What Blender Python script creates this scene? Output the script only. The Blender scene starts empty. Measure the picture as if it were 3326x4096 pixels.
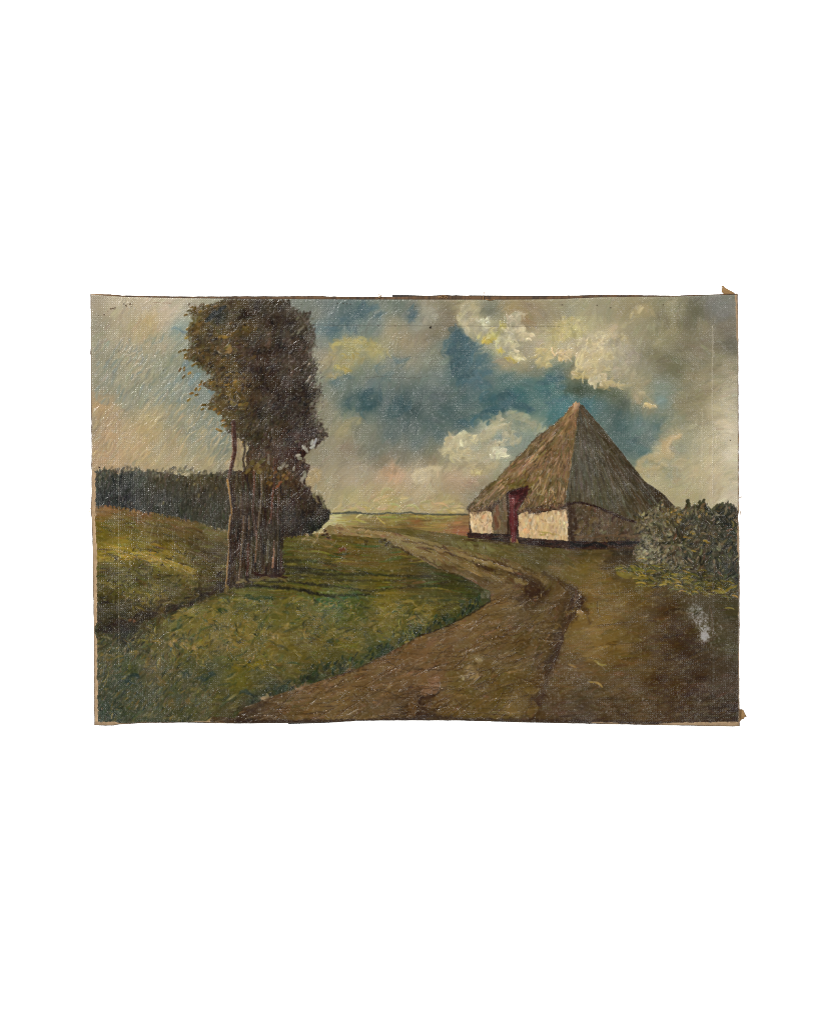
import math
import numpy as np
# ---------------------------------------------------------------------------------------------
# 1. THE PICTURE: an oil painting is laid down stroke by stroke into a pigment map, a paint-thickness
#    map and a map that says which painted motif a point belongs to.  Unit: 1 "P" = 0.3 mm on the canvas.
# ---------------------------------------------------------------------------------------------
RES = 1.3                      # P per cell
OY = 10.0
GW, GH = 1336, 905
rng = np.random.default_rng(11)
YY, XX = np.mgrid[0:GH, 0:GW].astype(np.float32)
PX = XX * RES
PY = YY * RES + OY
COL = np.zeros((GH, GW, 3), np.float32)      # sRGB 0..255 while painting
HGT = np.zeros((GH, GW), np.float32)         # paint relief in P
THK = np.zeros((GH, GW), np.float32)         # 0 thin scumble .. 1 thick paint that fills the weave
LAB = np.zeros((GH, GW), np.int16)

SKY, FOREST, TREES, TRUNK, HILL, MEADOW, FIELD, ROAD, YARD, ROOF, SIDEROOF, WALL, DOOR, BASE, BUSH, BARE, SIDEWALL, BAY, HORIZON = range(19)

TAB = rng.random((256, 256)).astype(np.float32)
def vnoise(x, y, ox=0.0, oy=0.0):
    x = x + ox; y = y + oy
    xi = np.floor(x); yi = np.floor(y)
    fx = x - xi; fy = y - yi
    fx = fx * fx * (3 - 2 * fx); fy = fy * fy * (3 - 2 * fy)
    xi = xi.astype(np.int32); yi = yi.astype(np.int32)
    a = TAB[yi & 255, xi & 255]; b = TAB[yi & 255, (xi + 1) & 255]
    c = TAB[(yi + 1) & 255, xi & 255]; d = TAB[(yi + 1) & 255, (xi + 1) & 255]
    return (a + (b - a) * fx) * (1 - fy) + (c + (d - c) * fx) * fy
def fbm(x, y, o=0.0, n=3):
    s = 0; a = 0.5; t = 0
    for i in range(n):
        s = s + a * vnoise(x * 2 ** i, y * 2 ** i, o + 17.3 * i, o * 1.7 + 9.1 * i); t += a; a *= 0.5
    return s / t

# points read off the picture in six enlarged views
def view(ox, oy):
    return lambda *p: [(ox + 0.3774 * p[i], oy + 0.3774 * p[i + 1]) for i in range(0, len(p), 2)]
A, B, C = view(0, 0), view(563.4, 0), view(1087.4, 0)
D, E, F = view(0, 537.2), view(563.4, 537.2), view(1087.4, 537.2)
T7 = lambda *p: [(864.7 + 0.2528 * p[i], 399.6 + 0.2528 * p[i + 1]) for i in range(0, len(p), 2)]

WX = (fbm(PX / 26, PY / 26, 3.0) - 0.5); WY = (fbm(PX / 26, PY / 26, 41.0) - 0.5)
WX2 = (fbm(PX / 7, PY / 7, 13.0, 2) - 0.5); WY2 = (fbm(PX / 7, PY / 7, 71.0, 2) - 0.5)
def region(pts, rough=0.0, fine=0.0):
    """boolean map of a polygon whose edge wanders a little"""
    x = PX + WX * rough + WX2 * fine; y = PY + WY * rough + WY2 * fine
    inside = np.zeros((GH, GW), bool)
    n = len(pts)
    for i in range(n):
        x0, y0 = pts[i]; x1, y1 = pts[(i + 1) % n]
        if y0 == y1: continue
        c = ((y0 > y) != (y1 > y))
        inside ^= c & (x < (x1 - x0) * (y - y0) / (y1 - y0) + x0)
    return inside

def field(pts, power=1.6, soft=12.0):
    """smooth pigment field through colour notes (x, y, r, g, b)"""
    p = np.array(pts, np.float32)
    gy, gx = np.mgrid[0:GH:8, 0:GW:8].astype(np.float32)
    x = gx * RES; y = gy * RES + OY
    num = np.zeros(gx.shape + (3,), np.float32); den = np.zeros(gx.shape, np.float32)
    for q in p:
        w = 1.0 / ((x - q[0]) ** 2 + (y - q[1]) ** 2 + soft * soft) ** power
        num += w[..., None] * q[2:5]; den += w
    low = num / den[..., None]
    ix = np.clip(XX / 8, 0, low.shape[1] - 1.001); iy = np.clip(YY / 8, 0, low.shape[0] - 1.001)
    x0 = ix.astype(int); y0 = iy.astype(int); fx = (ix - x0)[..., None]; fy = (iy - y0)[..., None]
    return ((low[y0, x0] * (1 - fx) + low[y0, x0 + 1] * fx) * (1 - fy) +
            (low[y0 + 1, x0] * (1 - fx) + low[y0 + 1, x0 + 1] * fx) * fy)

def fill(mask, colour, lab, h=None, thk=None):
    COL[mask] = colour[mask] if isinstance(colour, np.ndarray) and colour.ndim == 3 else np.array(colour, np.float32)
    LAB[mask] = lab
    if h is not None: HGT[mask] = h
    if thk is not None: THK[mask] = thk

def stroke(cx, cy, L, w, ang, col, alpha=1.0, bend=0.0, h=0.3, bri=0.25, lab=-1, mask=None, soft=0.25, thk=0.4, streak=0.09, rnd=3.0):
    """one pull of a bristle brush: colour streaks, ridged relief, ragged ends"""
    r = 0.5 * L + w + abs(bend) * L
    x0 = max(int((cx - r) / RES), 0); x1 = min(int((cx + r) / RES) + 2, GW)
    y0 = max(int((cy - OY - r) / RES), 0); y1 = min(int((cy - OY + r) / RES) + 2, GH)
    if x1 <= x0 or y1 <= y0: return
    dx = PX[y0:y1, x0:x1] - cx; dy = PY[y0:y1, x0:x1] - cy
    a = math.radians(ang); ca, sa = math.cos(a), -math.sin(a)
    u = (dx * ca + dy * sa) / (0.5 * L); v = (-dx * sa + dy * ca)
    v = (v - bend * L * (u * u - 0.4)) / (0.5 * w)
    nb = max(4, int(w / 1.5))
    br = rng.random(nb + 3).astype(np.float32)
    vb = np.clip((v + 1) * 0.5, 0, 1) * nb
    vi = vb.astype(np.int32); vf = vb - vi
    b = br[vi] * (1 - vf) + br[vi + 1] * vf
    ue = np.abs(u) + 0.22 * (b - 0.5)
    rr = (np.abs(ue) ** rnd + np.abs(v) ** 2.2) ** 0.5
    m = np.clip((1.0 - rr) / (soft + 0.02), 0, 1)
    m = m * alpha
    if mask is not None: m = m * mask[y0:y1, x0:x1]
    mm = m[..., None]
    cc = np.asarray(col, np.float32) * (1 + streak * (b[..., None] * 2 - 1))
    sl = COL[y0:y1, x0:x1]; sl += (cc - sl) * mm
    hh = h * (0.55 + bri * (b * 2 - 1) + 0.35 * np.clip(np.abs(v) - 0.6, 0, 1) * 2)
    hs = HGT[y0:y1, x0:x1]; k = np.clip(m * 1.2, 0, 1) * (0.9 if h > 0.2 else 0.6)
    hs += (hs * 0.35 + hh - hs) * k
    t = THK[y0:y1, x0:x1]; t += (thk - t) * k
    if lab >= 0:
        l = LAB[y0:y1, x0:x1]; l[m > 0.5] = lab

def line(pts, w, col, alpha=1.0, lab=-1, h=0.0, soft=0.5, wob=0.0, w1=None, mask=None, rel=True):
    """a drawn line of pigment (or, with alpha 0, only a ridge or groove) along a polyline"""
    pts = np.array(pts, np.float32); r = w + 3 + wob
    if w1 is None: w1 = w
    x0 = max(int((pts[:, 0].min() - r) / RES), 0); x1 = min(int((pts[:, 0].max() + r) / RES) + 2, GW)
    y0 = max(int((pts[:, 1].min() - OY - r) / RES), 0); y1 = min(int((pts[:, 1].max() - OY + r) / RES) + 2, GH)
    if x1 <= x0 or y1 <= y0: return
    x = PX[y0:y1, x0:x1] + WX2[y0:y1, x0:x1] * wob; y = PY[y0:y1, x0:x1] + WY2[y0:y1, x0:x1] * wob
    best = np.full(x.shape, 1e9, np.float32); tt = np.zeros_like(best)
    n = len(pts) - 1
    for i in range(n):
        ax, ay = pts[i]; bx, by = pts[i + 1]
        ex, ey = bx - ax, by - ay; q = max(ex * ex + ey * ey, 1e-6)
        t = np.clip(((x - ax) * ex + (y - ay) * ey) / q, 0, 1)
        d = np.hypot(x - ax - ex * t, y - ay - ey * t)
        s = d < best
        best[s] = d[s]; tt[s] = ((i + t) / n)[s]
    ww = 0.5 * (w + (w1 - w) * tt)
    m = np.clip((ww + soft - best) / (2 * soft), 0, 1)
    if mask is not None: m = m * mask[y0:y1, x0:x1]
    if alpha > 0:
        sl = COL[y0:y1, x0:x1]
        cc = np.asarray(col, np.float32) * (0.9 + 0.2 * TAB[y0 % 100:, x0 % 100:][:1, :1])
        sl += (cc - sl) * (m * alpha)[..., None]
    if h: HGT[y0:y1, x0:x1] += h * m
    if lab >= 0: LAB[y0:y1, x0:x1][m * max(alpha, 0.01) > 0.5] = lab

def jit(c, k=0.1, hue=0.04):
    return np.asarray(c, np.float32) * (1 + rng.normal(0, k)) * (1 + rng.normal(0, hue, 3))

def scatter(n, mask, base, L, w, ang, alpha=(0.6, 0.95), k=0.1, hue=0.03, h=0.25, bri=0.3, lab=-1, clip=True, bend=0.12, thk=0.35, soft=0.3, pal=None, pp=0.0, streak=0.09, grad=None):
    ys, xs = np.nonzero(mask)
    if len(ys) == 0: return
    for i in rng.integers(0, len(ys), n):
        x, y = xs[i], ys[i]
        c = base[y, x] if isinstance(base, np.ndarray) and base.ndim == 3 else base
        if pal is not None and rng.random() < pp:
            c = np.array(pal[rng.integers(len(pal))], np.float32)
        a = ang(x * RES, y * RES + OY) if callable(ang) else rng.uniform(*ang)
        s = grad(x * RES, y * RES + OY) if grad else 1.0
        stroke(x * RES, y * RES + OY, rng.uniform(*L) * s, rng.uniform(*w) * s, a, jit(c, k, hue), rng.uniform(*alpha),
               rng.normal(0, bend), h * rng.uniform(0.5, 1.3), bri, lab, mask if clip else None, soft, thk, streak)

CLOUD = False
def dabs(pts, L, w, ang, col, k=0.07, h=0.6, lab=-1, alpha=0.95, bend=0.1, bri=0.35, thk=0.9, soft=0.22, hue=0.02, streak=0.1):
    for (x, y) in pts:
        if CLOUD and y < 320 and x > 940 and col[0] > col[1]: cl = np.asarray(col, np.float32) * np.array((0.965, 0.985, 1.07), np.float32)
        else: cl = np.asarray(col, np.float32)
        if CLOUD:            # cloud paint: a soft broad touch, then broken smaller ones that follow a curl
            stroke(x, y, L * 1.25, w * 1.5, ang + rng.normal(0, 25), cl * 0.95, alpha * 0.45, 0.1, 0.12, 0.2, lab, None, 0.6, 0.35, 0.04, 2.2)
            for k_ in range(3):
                a_ = ang + rng.normal(0, 38)
                stroke(x + rng.normal(0, L * 0.22), y + rng.normal(0, w * 0.35), L * rng.uniform(0.5, 1.0), w * rng.uniform(0.45, 0.95), a_, jit(cl * rng.choice((0.88, 0.95, 1.0, 1.03)), k * 0.6, 0.012), alpha * rng.uniform(0.55, 1.0),
                       rng.normal(0.12, 0.2), h * rng.uniform(0.9, 1.6), bri + 0.2, lab, None, 0.24, thk * 0.8, 0.08, 2.6)
            continue
        stroke(x, y, L * rng.uniform(0.8, 1.2), w * rng.uniform(0.8, 1.2), ang + rng.normal(0, 14), jit(col, k, hue), alpha,
               rng.normal(0, bend), h, bri, lab, None, soft, thk, streak)

# ------------------------------------------------------------------ colour notes: the sky
SKYN = [
 (20,45,158,146,124),(90,60,178,163,138),(160,60,180,164,140),(220,65,184,168,146),(30,120,146,140,118),(90,120,158,146,120),(170,100,174,152,108),
 (210,95,182,164,138),(150,135,168,148,110),(245,122,112,138,142),(120,180,162,150,124),(200,165,158,148,122),(60,200,146,142,120),(200,215,140,140,118),
 (130,215,160,146,118),(60,260,138,138,120),(100,250,146,142,118),(280,215,108,128,128),(250,190,126,136,124),(230,280,134,138,122),(290,245,104,122,124),
 (150,290,138,138,118),(300,300,112,128,128),(340,300,110,128,130),(40,330,176,146,108),(70,345,170,142,108),(110,320,140,138,118),(170,345,164,146,106),(170,385,174,152,108),
 (60,400,182,150,114),(120,420,174,148,110),(230,370,142,138,114),(230,430,158,142,108),(290,400,134,136,118),(290,450,146,140,112),(365,430,102,120,120),(365,390,108,126,124),(340,360,116,128,120),
 (60,460,176,146,110),(150,470,170,148,112),(230,470,166,148,112),(310,480,158,146,112),(20,380,150,136,110),(410,430,168,152,112),(405,470,160,142,104),
 (605,85,118,120,110),(640,60,106,114,110),(720,80,78,103,112),(690,92,72,98,110),(760,110,108,120,114),(820,65,104,114,104),(855,90,88,102,104),(660,80,96,112,114),
 (650,130,84,110,120),(620,120,92,112,118),(700,130,100,118,118),(745,125,112,122,114),(620,160,120,124,114),(620,190,138,130,110),
 (700,160,150,144,100),(760,180,156,146,98),(690,200,148,144,108),(640,200,152,140,112),(680,222,150,142,96),(790,170,140,134,104),
 (800,130,150,140,112),(830,150,150,136,106),(815,112,140,134,110),(870,110,148,146,130),(900,75,150,146,128),(850,165,146,136,112),(890,150,142,130,108),
 (950,75,120,112,92),(960,105,112,102,82),(930,130,124,114,92),(900,50,132,122,100),(980,55,140,130,100),
 (740,235,116,122,108),(620,235,130,130,110),(660,262,92,110,112),(700,255,104,114,108),(800,205,112,118,108),(850,195,132,128,108),(820,245,108,116,110),
 (725,300,60,88,96),(690,322,62,88,90),(745,325,58,86,90),(835,310,62,86,94),(860,335,66,86,92),(785,300,94,106,104),(760,270,92,110,110),(640,290,118,122,106),(620,320,134,126,104),
 (900,200,130,134,116),(910,250,112,122,116),(930,180,126,128,110),(880,290,88,102,102),(930,300,84,98,98),
 (985,150,66,92,106),(985,190,64,94,108),(1000,220,60,92,106),(950,170,80,104,106),(1050,200,84,110,116),(1030,268,76,102,116),(1010,258,84,108,122),(970,240,74,100,108),
 (1100,250,70,104,108),(1120,290,52,96,110),(1140,300,48,96,112),(1060,315,52,90,106),(1000,310,68,94,98),(1160,260,76,110,112),(1200,280,62,108,116),(1220,255,68,110,114),(1255,320,56,114,134),(1235,345,56,106,120),
 (1150,350,56,96,108),(1090,340,58,92,104),(950,340,66,90,94),(980,372,60,88,94),(930,400,72,94,94),(900,370,78,96,96),(840,370,82,98,96),(800,345,76,96,98),
 (870,420,94,106,100),(800,400,88,102,98),(960,432,112,116,100),(900,450,112,112,94),(910,470,132,118,92),
 (690,370,140,136,110),(670,390,150,140,106),(740,385,124,126,110),(710,350,112,118,106),(640,360,130,126,106),
 (640,425,138,130,108),(690,435,132,120,100),(760,440,104,108,96),(740,420,116,118,102),(830,460,112,110,96),(780,470,120,114,96),(610,470,132,126,104),
 (620,500,146,136,112),(600,515,150,132,98),(700,480,146,136,116),(700,515,156,142,118),(650,530,150,140,110),(800,495,182,146,112),(820,510,172,142,112),(770,520,162,142,116),(740,500,148,138,116),
 (880,500,178,166,136),(920,490,168,154,122),(850,520,160,142,116),(960,510,162,140,114),(1010,525,152,128,106),(1000,500,164,150,120),(985,540,156,138,110),(1040,530,140,128,104),(1020,555,132,126,104),
 (700,570,164,152,106),(660,560,156,144,108),(660,595,150,140,106),(800,580,164,150,90),(740,545,160,146,108),(780,560,166,150,96),(900,565,164,148,112),(940,575,158,144,104),(960,595,150,134,84),(880,545,166,150,118),(830,545,166,148,112),
 (960,430,164,156,126),(1010,430,150,146,122),(1050,470,156,148,122),(1060,380,156,156,130),(1120,360,134,140,120),(1170,372,138,146,124),(1140,400,122,132,120),(1100,410,112,128,120),(1030,490,158,146,114),(1090,470,140,140,118),(1080,500,140,136,110),
 (1000,75,184,170,126),(1000,110,180,168,126),(1060,75,110,112,98),(1060,110,150,144,112),(1120,70,142,126,90),(1150,95,132,112,80),(1180,65,146,132,104),(1210,85,142,132,108),(1190,150,150,140,114),(1165,185,152,140,116),(1100,218,162,148,114),(1150,222,146,136,104),(1040,160,150,146,116),(1080,175,156,150,116),(1190,225,120,120,98),(1060,230,92,112,110),
 (1250,125,184,168,104),(1290,120,170,160,112),(1330,100,154,146,114),(1230,90,146,136,108),(1270,80,144,140,116),(1220,180,170,156,112),(1380,140,168,154,118),(1340,170,176,160,118),(1330,225,170,154,112),(1280,240,110,108,84),(1240,245,84,104,98),(1400,175,154,146,122),(1420,200,146,138,116),(1390,250,148,138,108),(1440,265,150,140,106),
 (1350,75,144,138,114),(1420,68,138,128,96),(1460,75,150,138,102),(1500,100,112,108,86),(1540,75,108,106,86),(1600,80,76,76,64),(1575,105,74,72,62),(1540,130,96,92,72),(1650,65,112,112,106),(1670,80,118,118,112),(1680,115,84,80,72),(1620,120,88,84,72),(1470,120,124,118,94),(1500,155,132,126,96),(1430,140,136,128,104),
 (1560,165,104,98,76),(1480,185,110,106,84),(1520,205,104,100,80),(1600,175,114,106,88),(1650,200,118,112,90),(1690,160,100,96,82),(1690,230,144,136,112),
 (1460,215,122,118,100),(1550,225,98,96,74),(1600,250,122,114,88),(1510,280,108,118,106),(1505,310,102,124,122),(1445,290,140,132,100),(1480,320,130,124,98),(1410,320,84,94,82),(1400,345,72,94,92),(1350,325,74,102,106),(1312,325,52,108,124),(1300,285,68,82,70),(1350,275,84,92,74),(1390,295,90,98,78),
 (1560,320,120,112,86),(1540,355,112,116,98),(1680,330,176,166,140),(1650,335,164,152,122),(1600,350,128,120,94),(1600,300,122,114,88),(1640,280,146,136,108),(1695,290,164,156,132),
 (1450,370,84,106,108),(1500,380,74,98,100),(1405,375,64,92,94),(1430,420,74,100,100),(1465,445,70,102,104),(1485,410,88,106,100),(1400,420,76,98,96),
 (1520,420,160,142,106),(1500,445,166,154,118),(1480,490,156,148,114),(1545,395,150,140,108),(1560,430,128,130,110),(1530,505,130,130,108),(1560,480,150,142,112),(1500,520,160,150,116),
 (1640,420,172,160,128),(1640,480,174,160,128),(1690,450,186,176,152),(1690,390,182,172,148),(1600,440,148,142,116),(1600,500,166,154,120),(1660,540,170,158,126),(1570,555,160,150,112),(1690,560,180,170,146),(1530,545,156,146,108)]
def teal(q):                 # the blues of this sky are a dull grey teal
    x_, y_, r_, g_, b_ = q
    if b_ > r_ + 4: d_ = b_ - r_; r_ += 0.16 * d_; b_ = g_ + 0.25 * (b_ - g_); g_ += 1
    return (x_, y_, r_, g_, b_)
SKYN = [teal(q) for q in SKYN]
SKYN = [(q[0], q[1], q[2] + 9, q[3] + 2, q[4] - 7) if q[0] < 470 and q[4] > q[2] - 12 else q for q in SKYN]
def local(q):
    x_, y_, r_, g_, b_ = q
    if x_ < 470:
        if r_ > 160: r_ -= 3
        k = 0.94 if x_ < 80 else 0.985
        r_, g_, b_ = r_ * k, g_ * k, b_ * k
    if 1440 < x_ < 1690 and 88 < y_ < 400 and r_ + g_ + b_ < 390: r_, g_, b_ = r_ * 1.1, g_ * 1.1, b_ * 1.09
    if x_ > 1530 and y_ < 145 and r_ + g_ + b_ < 330: r_, g_, b_ = r_ * 1.3, g_ * 1.27, b_ * 1.2
    return (x_, y_, r_, g_, b_)
SKYN = [local(q) for q in SKYN]
def lift(q, cx, cy, rx, ry, k):
    d_ = ((q[0] - cx) / rx) ** 2 + ((q[1] - cy) / ry) ** 2
    f = 1 + k * max(0.0, 1 - d_) ** 0.5 if q[2] > 118 else 1
    return (q[0], q[1], q[2] * f, q[3] * f, q[4] * f)
for c_ in ((1090, 130, 130, 90, .10), (1320, 180, 150, 100, .12), (1030, 430, 130, 80, .12), (1540, 460, 110, 90, .08), (1690, 430, 60, 180, .06), (850, 510, 160, 40, .06), (720, 170, 110, 60, .05)):
    SKYN = [lift(q, *c_) for q in SKYN]
skyf = field(SKYN, 1.5, 11)

def sky_ang(x, y):
    t = 58 + (vnoise(np.float32(x / 120), np.float32(y / 120), 5, 9) - 0.5) * 70
    if x > 900: t = 25 + (vnoise(np.float32(x / 90), np.float32(y / 90), 55, 19) - 0.5) * 160
    return t + rng.normal(0, 12)

allm = np.ones((GH, GW), bool)
fill(allm, skyf, SKY)
skym = region([(0, 0), (1736, 0), (1736, 640), (0, 640)])
n1 = fbm(PX / 60, PY / 45, 8.0, 4)[..., None] - 0.5
COL *= 1 + 0.10 * n1
scatter(2600, skym, skyf, (30, 60), (12, 22), sky_ang, (0.25, 0.5), 0.05, 0.015, 0.10, 0.25, thk=0.12, soft=0.5)
scatter(3800, skym, skyf, (16, 36), (5, 10), sky_ang, (0.25, 0.55), 0.055, 0.018, 0.16, 0.4, thk=0.15, soft=0.4)

lskym = region([(22, 150), (270, 130), (300, 300), (240, 350), (22, 310)], 30)
scatter(420, lskym, skyf, (20, 46), (5, 10), lambda x, y: rng.normal(56, 14), (0.3, 0.6), 0.05, 0.015, 0.3, 0.5, thk=0.25, soft=0.5, pal=[(128, 134, 122), (116, 128, 124), (150, 146, 122), (136, 136, 112)], pp=0.6)
lowl = region([(22, 330), (300, 320), (390, 400), (380, 480), (22, 480)], 20)
scatter(420, lowl, skyf, (20, 50), (5, 9), lambda x, y: rng.normal(54, 10), (0.3, 0.6), 0.05, 0.015, 0.4, 0.5, thk=0.3, soft=0.5, pal=[(172, 154, 118), (160, 146, 112), (150, 142, 116), (176, 156, 110)], pp=0.6)
# --- clouds in thicker paint
CLOUD = True
def puff(pts, L, w, col, ang=40, **k): dabs(pts, L, w, ang, col, **k)
# the open blue: firm touches with a crisp upper edge
dabs(B(1090, 350, 1110, 340, 1130, 360, 1080, 390, 1120, 400, 1160, 410, 1060, 420, 1100, 450, 1150, 460, 1050, 470, 1080, 500, 1130, 510, 1180, 500, 1070, 550, 1110, 580, 1150, 570, 1100, 620, 1160, 640), 40, 18, 55, (68, 94, 101), alpha=0.7, h=0.12, thk=0.2)
dabs(B(1200, 440, 1240, 470, 1210, 540, 1260, 560, 1240, 640, 1290, 620, 1200, 690, 1140, 700, 1260, 720), 42, 18, 20, (78, 106, 114), alpha=0.55, h=0.12, thk=0.2)
dabs(B(1300, 800, 1360, 810, 1420, 790, 1480, 800, 1440, 850, 1380, 870, 1320, 890, 1500, 850, 1560, 870, 1250, 930, 1180, 960, 1300, 950), 46, 18, 8, (66, 96, 103), alpha=0.6, h=0.12, thk=0.2)
dabs(B(440, 800, 480, 760, 420, 850, 500, 850, 460, 890, 520, 800, 640, 860, 700, 900, 750, 860, 680, 830), 44, 18, 50, (66, 92, 96), alpha=0.55, h=0.12, thk=0.2)
dabs(B(430, 180, 400, 230, 460, 210, 500, 180, 300, 260, 250, 330, 220, 310, 540, 230, 780, 240, 800, 200, 350, 300), 40, 15, 40, (84, 106, 112), alpha=0.5, h=0.12, thk=0.2)
dabs(B(330, 660, 240, 690, 560, 600, 660, 560, 720, 540, 600, 640), 40, 14, 40, (92, 112, 112), alpha=0.45, h=0.12, thk=0.2)
dabs(C(350, 660, 400, 670, 300, 700, 420, 740, 450, 800, 380, 840, 320, 780, 610, 830, 590, 850), 34, 15, 15, (74, 106, 112), alpha=0.5, h=0.12, thk=0.2)
dabs(C(500, 720, 540, 740, 470, 740, 580, 720, 520, 770, 620, 760), 36, 16, 20, (78, 88, 72), alpha=0.3, h=0.12, thk=0.2)
# yellowish cloud right of the tree
dabs(B(240, 440, 270, 420, 320, 400, 370, 395, 420, 400, 460, 420, 300, 440, 360, 440, 420, 440), 34, 13, 15, (166, 154, 98), alpha=0.6, h=0.2, thk=0.3)
dabs(B(500, 440, 540, 460, 580, 480, 470, 470, 400, 470, 330, 480), 34, 13, -20, (164, 154, 102), alpha=0.55, h=0.2, thk=0.3)
dabs(B(235, 460, 235, 500, 270, 540), 28, 10, 80, (162, 148, 100), alpha=0.5, h=0.2, thk=0.3)
dabs(B(270, 585, 305, 598, 335, 608, 330, 520, 380, 508), 24, 8, -15, (164, 146, 76), alpha=0.65, h=0.2, thk=0.3)
dabs(B(200, 662, 240, 645, 300, 560, 350, 560, 420, 540), 30, 12, 30, (158, 146, 102), alpha=0.5, h=0.2, thk=0.3)
dabs(B(140, 560, 160, 600, 180, 540, 200, 640), 26, 13, 60, (160, 148, 116), alpha=0.5, h=0.2, thk=0.3)
# upper centre cloud
dabs(B(870, 180, 900, 220, 880, 260, 930, 240), 30, 18, 60, (152, 148, 130), alpha=0.5, h=0.15, thk=0.2)
dabs(B(1140, 180, 1160, 230, 1190, 190, 1130, 260, 1180, 280, 1210, 330, 1150, 320), 38, 20, 80, (188, 174, 130), alpha=0.75, h=0.35, thk=0.5)
dabs(B(1230, 340, 1270, 360, 1200, 370), 34, 17, 155, (182, 170, 128), alpha=0.7, h=0.3, thk=0.5)
dabs(B(1260, 262, 1240, 270, 1300, 258, 1310, 275), 18, 8, 60, (208, 200, 156), h=0.9)
dabs(B(1290, 300, 1300, 330, 1320, 350, 1280, 320), 24, 11, 120, (206, 198, 152), h=0.8)
dabs(B(1340, 345, 1300, 370, 1285, 395, 1350, 380), 30, 13, 30, (200, 184, 108), h=0.6)
dabs(B(1320, 405, 1290, 410, 1360, 400), 26, 10, 10, (188, 166, 74), h=0.5)
dabs(B(1470, 240, 1510, 232, 1440, 270, 1500, 260, 1480, 285, 1530, 235), 32, 13, 25, (192, 178, 136), h=0.7)
dabs(B(1400, 300, 1420, 330, 1390, 345, 1370, 370), 28, 12, 65, (196, 182, 96), h=0.55)
dabs(B(1470, 320, 1510, 330, 1540, 345, 1450, 345, 1530, 310), 32, 14, 150, (208, 190, 142), h=0.85)
dabs(B(1570, 370, 1545, 385, 1595, 375, 1520, 380), 24, 12, 15, (204, 186, 136), h=0.8)
dabs(B(1400, 380, 1440, 370, 1470, 395, 1420, 410, 1480, 375), 28, 12, 40, (204, 192, 140), h=0.75)
dabs(B(1400, 440, 1440, 430, 1460, 450, 1385, 465, 1480, 440), 26, 13, 35, (200, 186, 134), h=0.7)
dabs(B(1380, 475, 1400, 480), 18, 8, 20, (196, 176, 84), h=0.4)
dabs(B(1460, 500, 1500, 495, 1530, 510, 1480, 520, 1520, 530), 24, 13, 130, (206, 192, 138), h=0.8)
dabs(B(1450, 535, 1480, 545, 1440, 520), 22, 10, 160, (196, 174, 80), h=0.5)
dabs(B(1420, 550, 1380, 540, 1480, 565), 34, 11, 165, (172, 154, 116), alpha=0.6, h=0.2)
dabs(B(1150, 250, 1200, 300, 1240, 330, 1290, 340, 1340, 320, 1390, 350, 1450, 300, 1500, 290, 1480, 370, 1430, 420, 1460, 470, 1180, 200), 42, 18, 50, (164, 154, 122), h=0.4, alpha=0.35, thk=0.5)
# yellow round cloud
dabs(C(520, 280, 480, 275, 440, 280, 410, 310, 400, 345, 405, 380, 430, 400), 30, 15, 70, (184, 168, 106), alpha=0.75, h=0.4, thk=0.5)
dabs(C(470, 300, 460, 340, 500, 330, 540, 300, 560, 330, 500, 370, 450, 380), 28, 15, 75, (186, 172, 112), alpha=0.75, h=0.4, thk=0.5)
dabs(C(550, 290, 570, 310), 26, 12, 80, (188, 174, 124), alpha=0.7, h=0.4)
# the big cream impasto cloud, right
dabs(C(260, 480, 300, 470, 320, 500, 270, 520, 300, 540), 28, 13, 30, (192, 174, 112), h=0.45, alpha=0.85)
dabs(C(290, 570, 330, 580, 310, 555, 270, 560), 26, 13, 10, (190, 172, 112), h=0.45, alpha=0.8)
line(C(358, 455, 362, 485, 380, 510), 4.5, (200, 172, 124), 0.95, h=1.0)
for i in range(16):
    t = i / 15.0
    x0, y0 = C(372 + 40 * t, 505 + 50 * t)[0]
    stroke(x0 + 16, y0 - 4 - 6 * t, 36, 6, 20 + 55 * (1 - t), jit((204, 178, 126), 0.06), 0.95, 0.05, 1.0, 0.5, thk=1)
dabs(C(440, 490, 480, 480, 500, 460, 520, 500, 480, 520, 540, 470), 34, 13, 35, (200, 178, 126), h=0.9)
dabs(C(590, 430, 620, 410, 650, 400, 680, 410, 640, 450, 600, 460, 660, 470, 690, 440, 610, 490), 36, 15, 50, (204, 184, 130), h=0.9)
dabs(C(720, 390, 700, 420, 730, 380), 26, 9, 60, (206, 188, 136), h=1.1)
dabs(C(760, 432, 790, 436), 26, 6, 175, (200, 180, 122), h=1.1)
dabs(C(560, 520, 600, 530, 640, 510, 680, 520, 720, 520, 560, 560, 620, 560, 680, 560, 730, 550, 760, 510), 40, 15, 48, (202, 182, 126), h=0.85)
dabs(C(540, 600, 590, 600, 640, 610, 700, 600, 740, 590, 780, 540, 520, 630), 38, 14, 30, (198, 178, 122), h=0.8)
dabs(C(580, 650, 640, 640, 700, 640, 560, 640), 40, 9, 165, (186, 166, 104), h=0.5, alpha=0.85)
dabs(C(640, 680, 670, 690, 690, 660, 720, 700, 660, 660), 30, 15, 60, (200, 184, 134), h=0.7)
dabs(C(750, 690, 780, 700, 820, 715, 700, 720), 42, 11, 168, (188, 168, 112), h=0.4, alpha=0.8)
dabs(C(830, 390, 860, 380, 870, 400, 800, 400), 24, 10, 140, (186, 168, 118), h=0.6, alpha=0.85)
dabs(C(770, 450, 820, 420, 840, 470, 780, 560, 830, 540, 800, 620), 34, 14, 70, (164, 154, 124), h=0.3, alpha=0.6, thk=0.4)
dabs(C(910, 480, 900, 520, 890, 560), 34, 10, 80, (164, 148, 120), h=0.25, alpha=0.6, thk=0.3)
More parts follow.
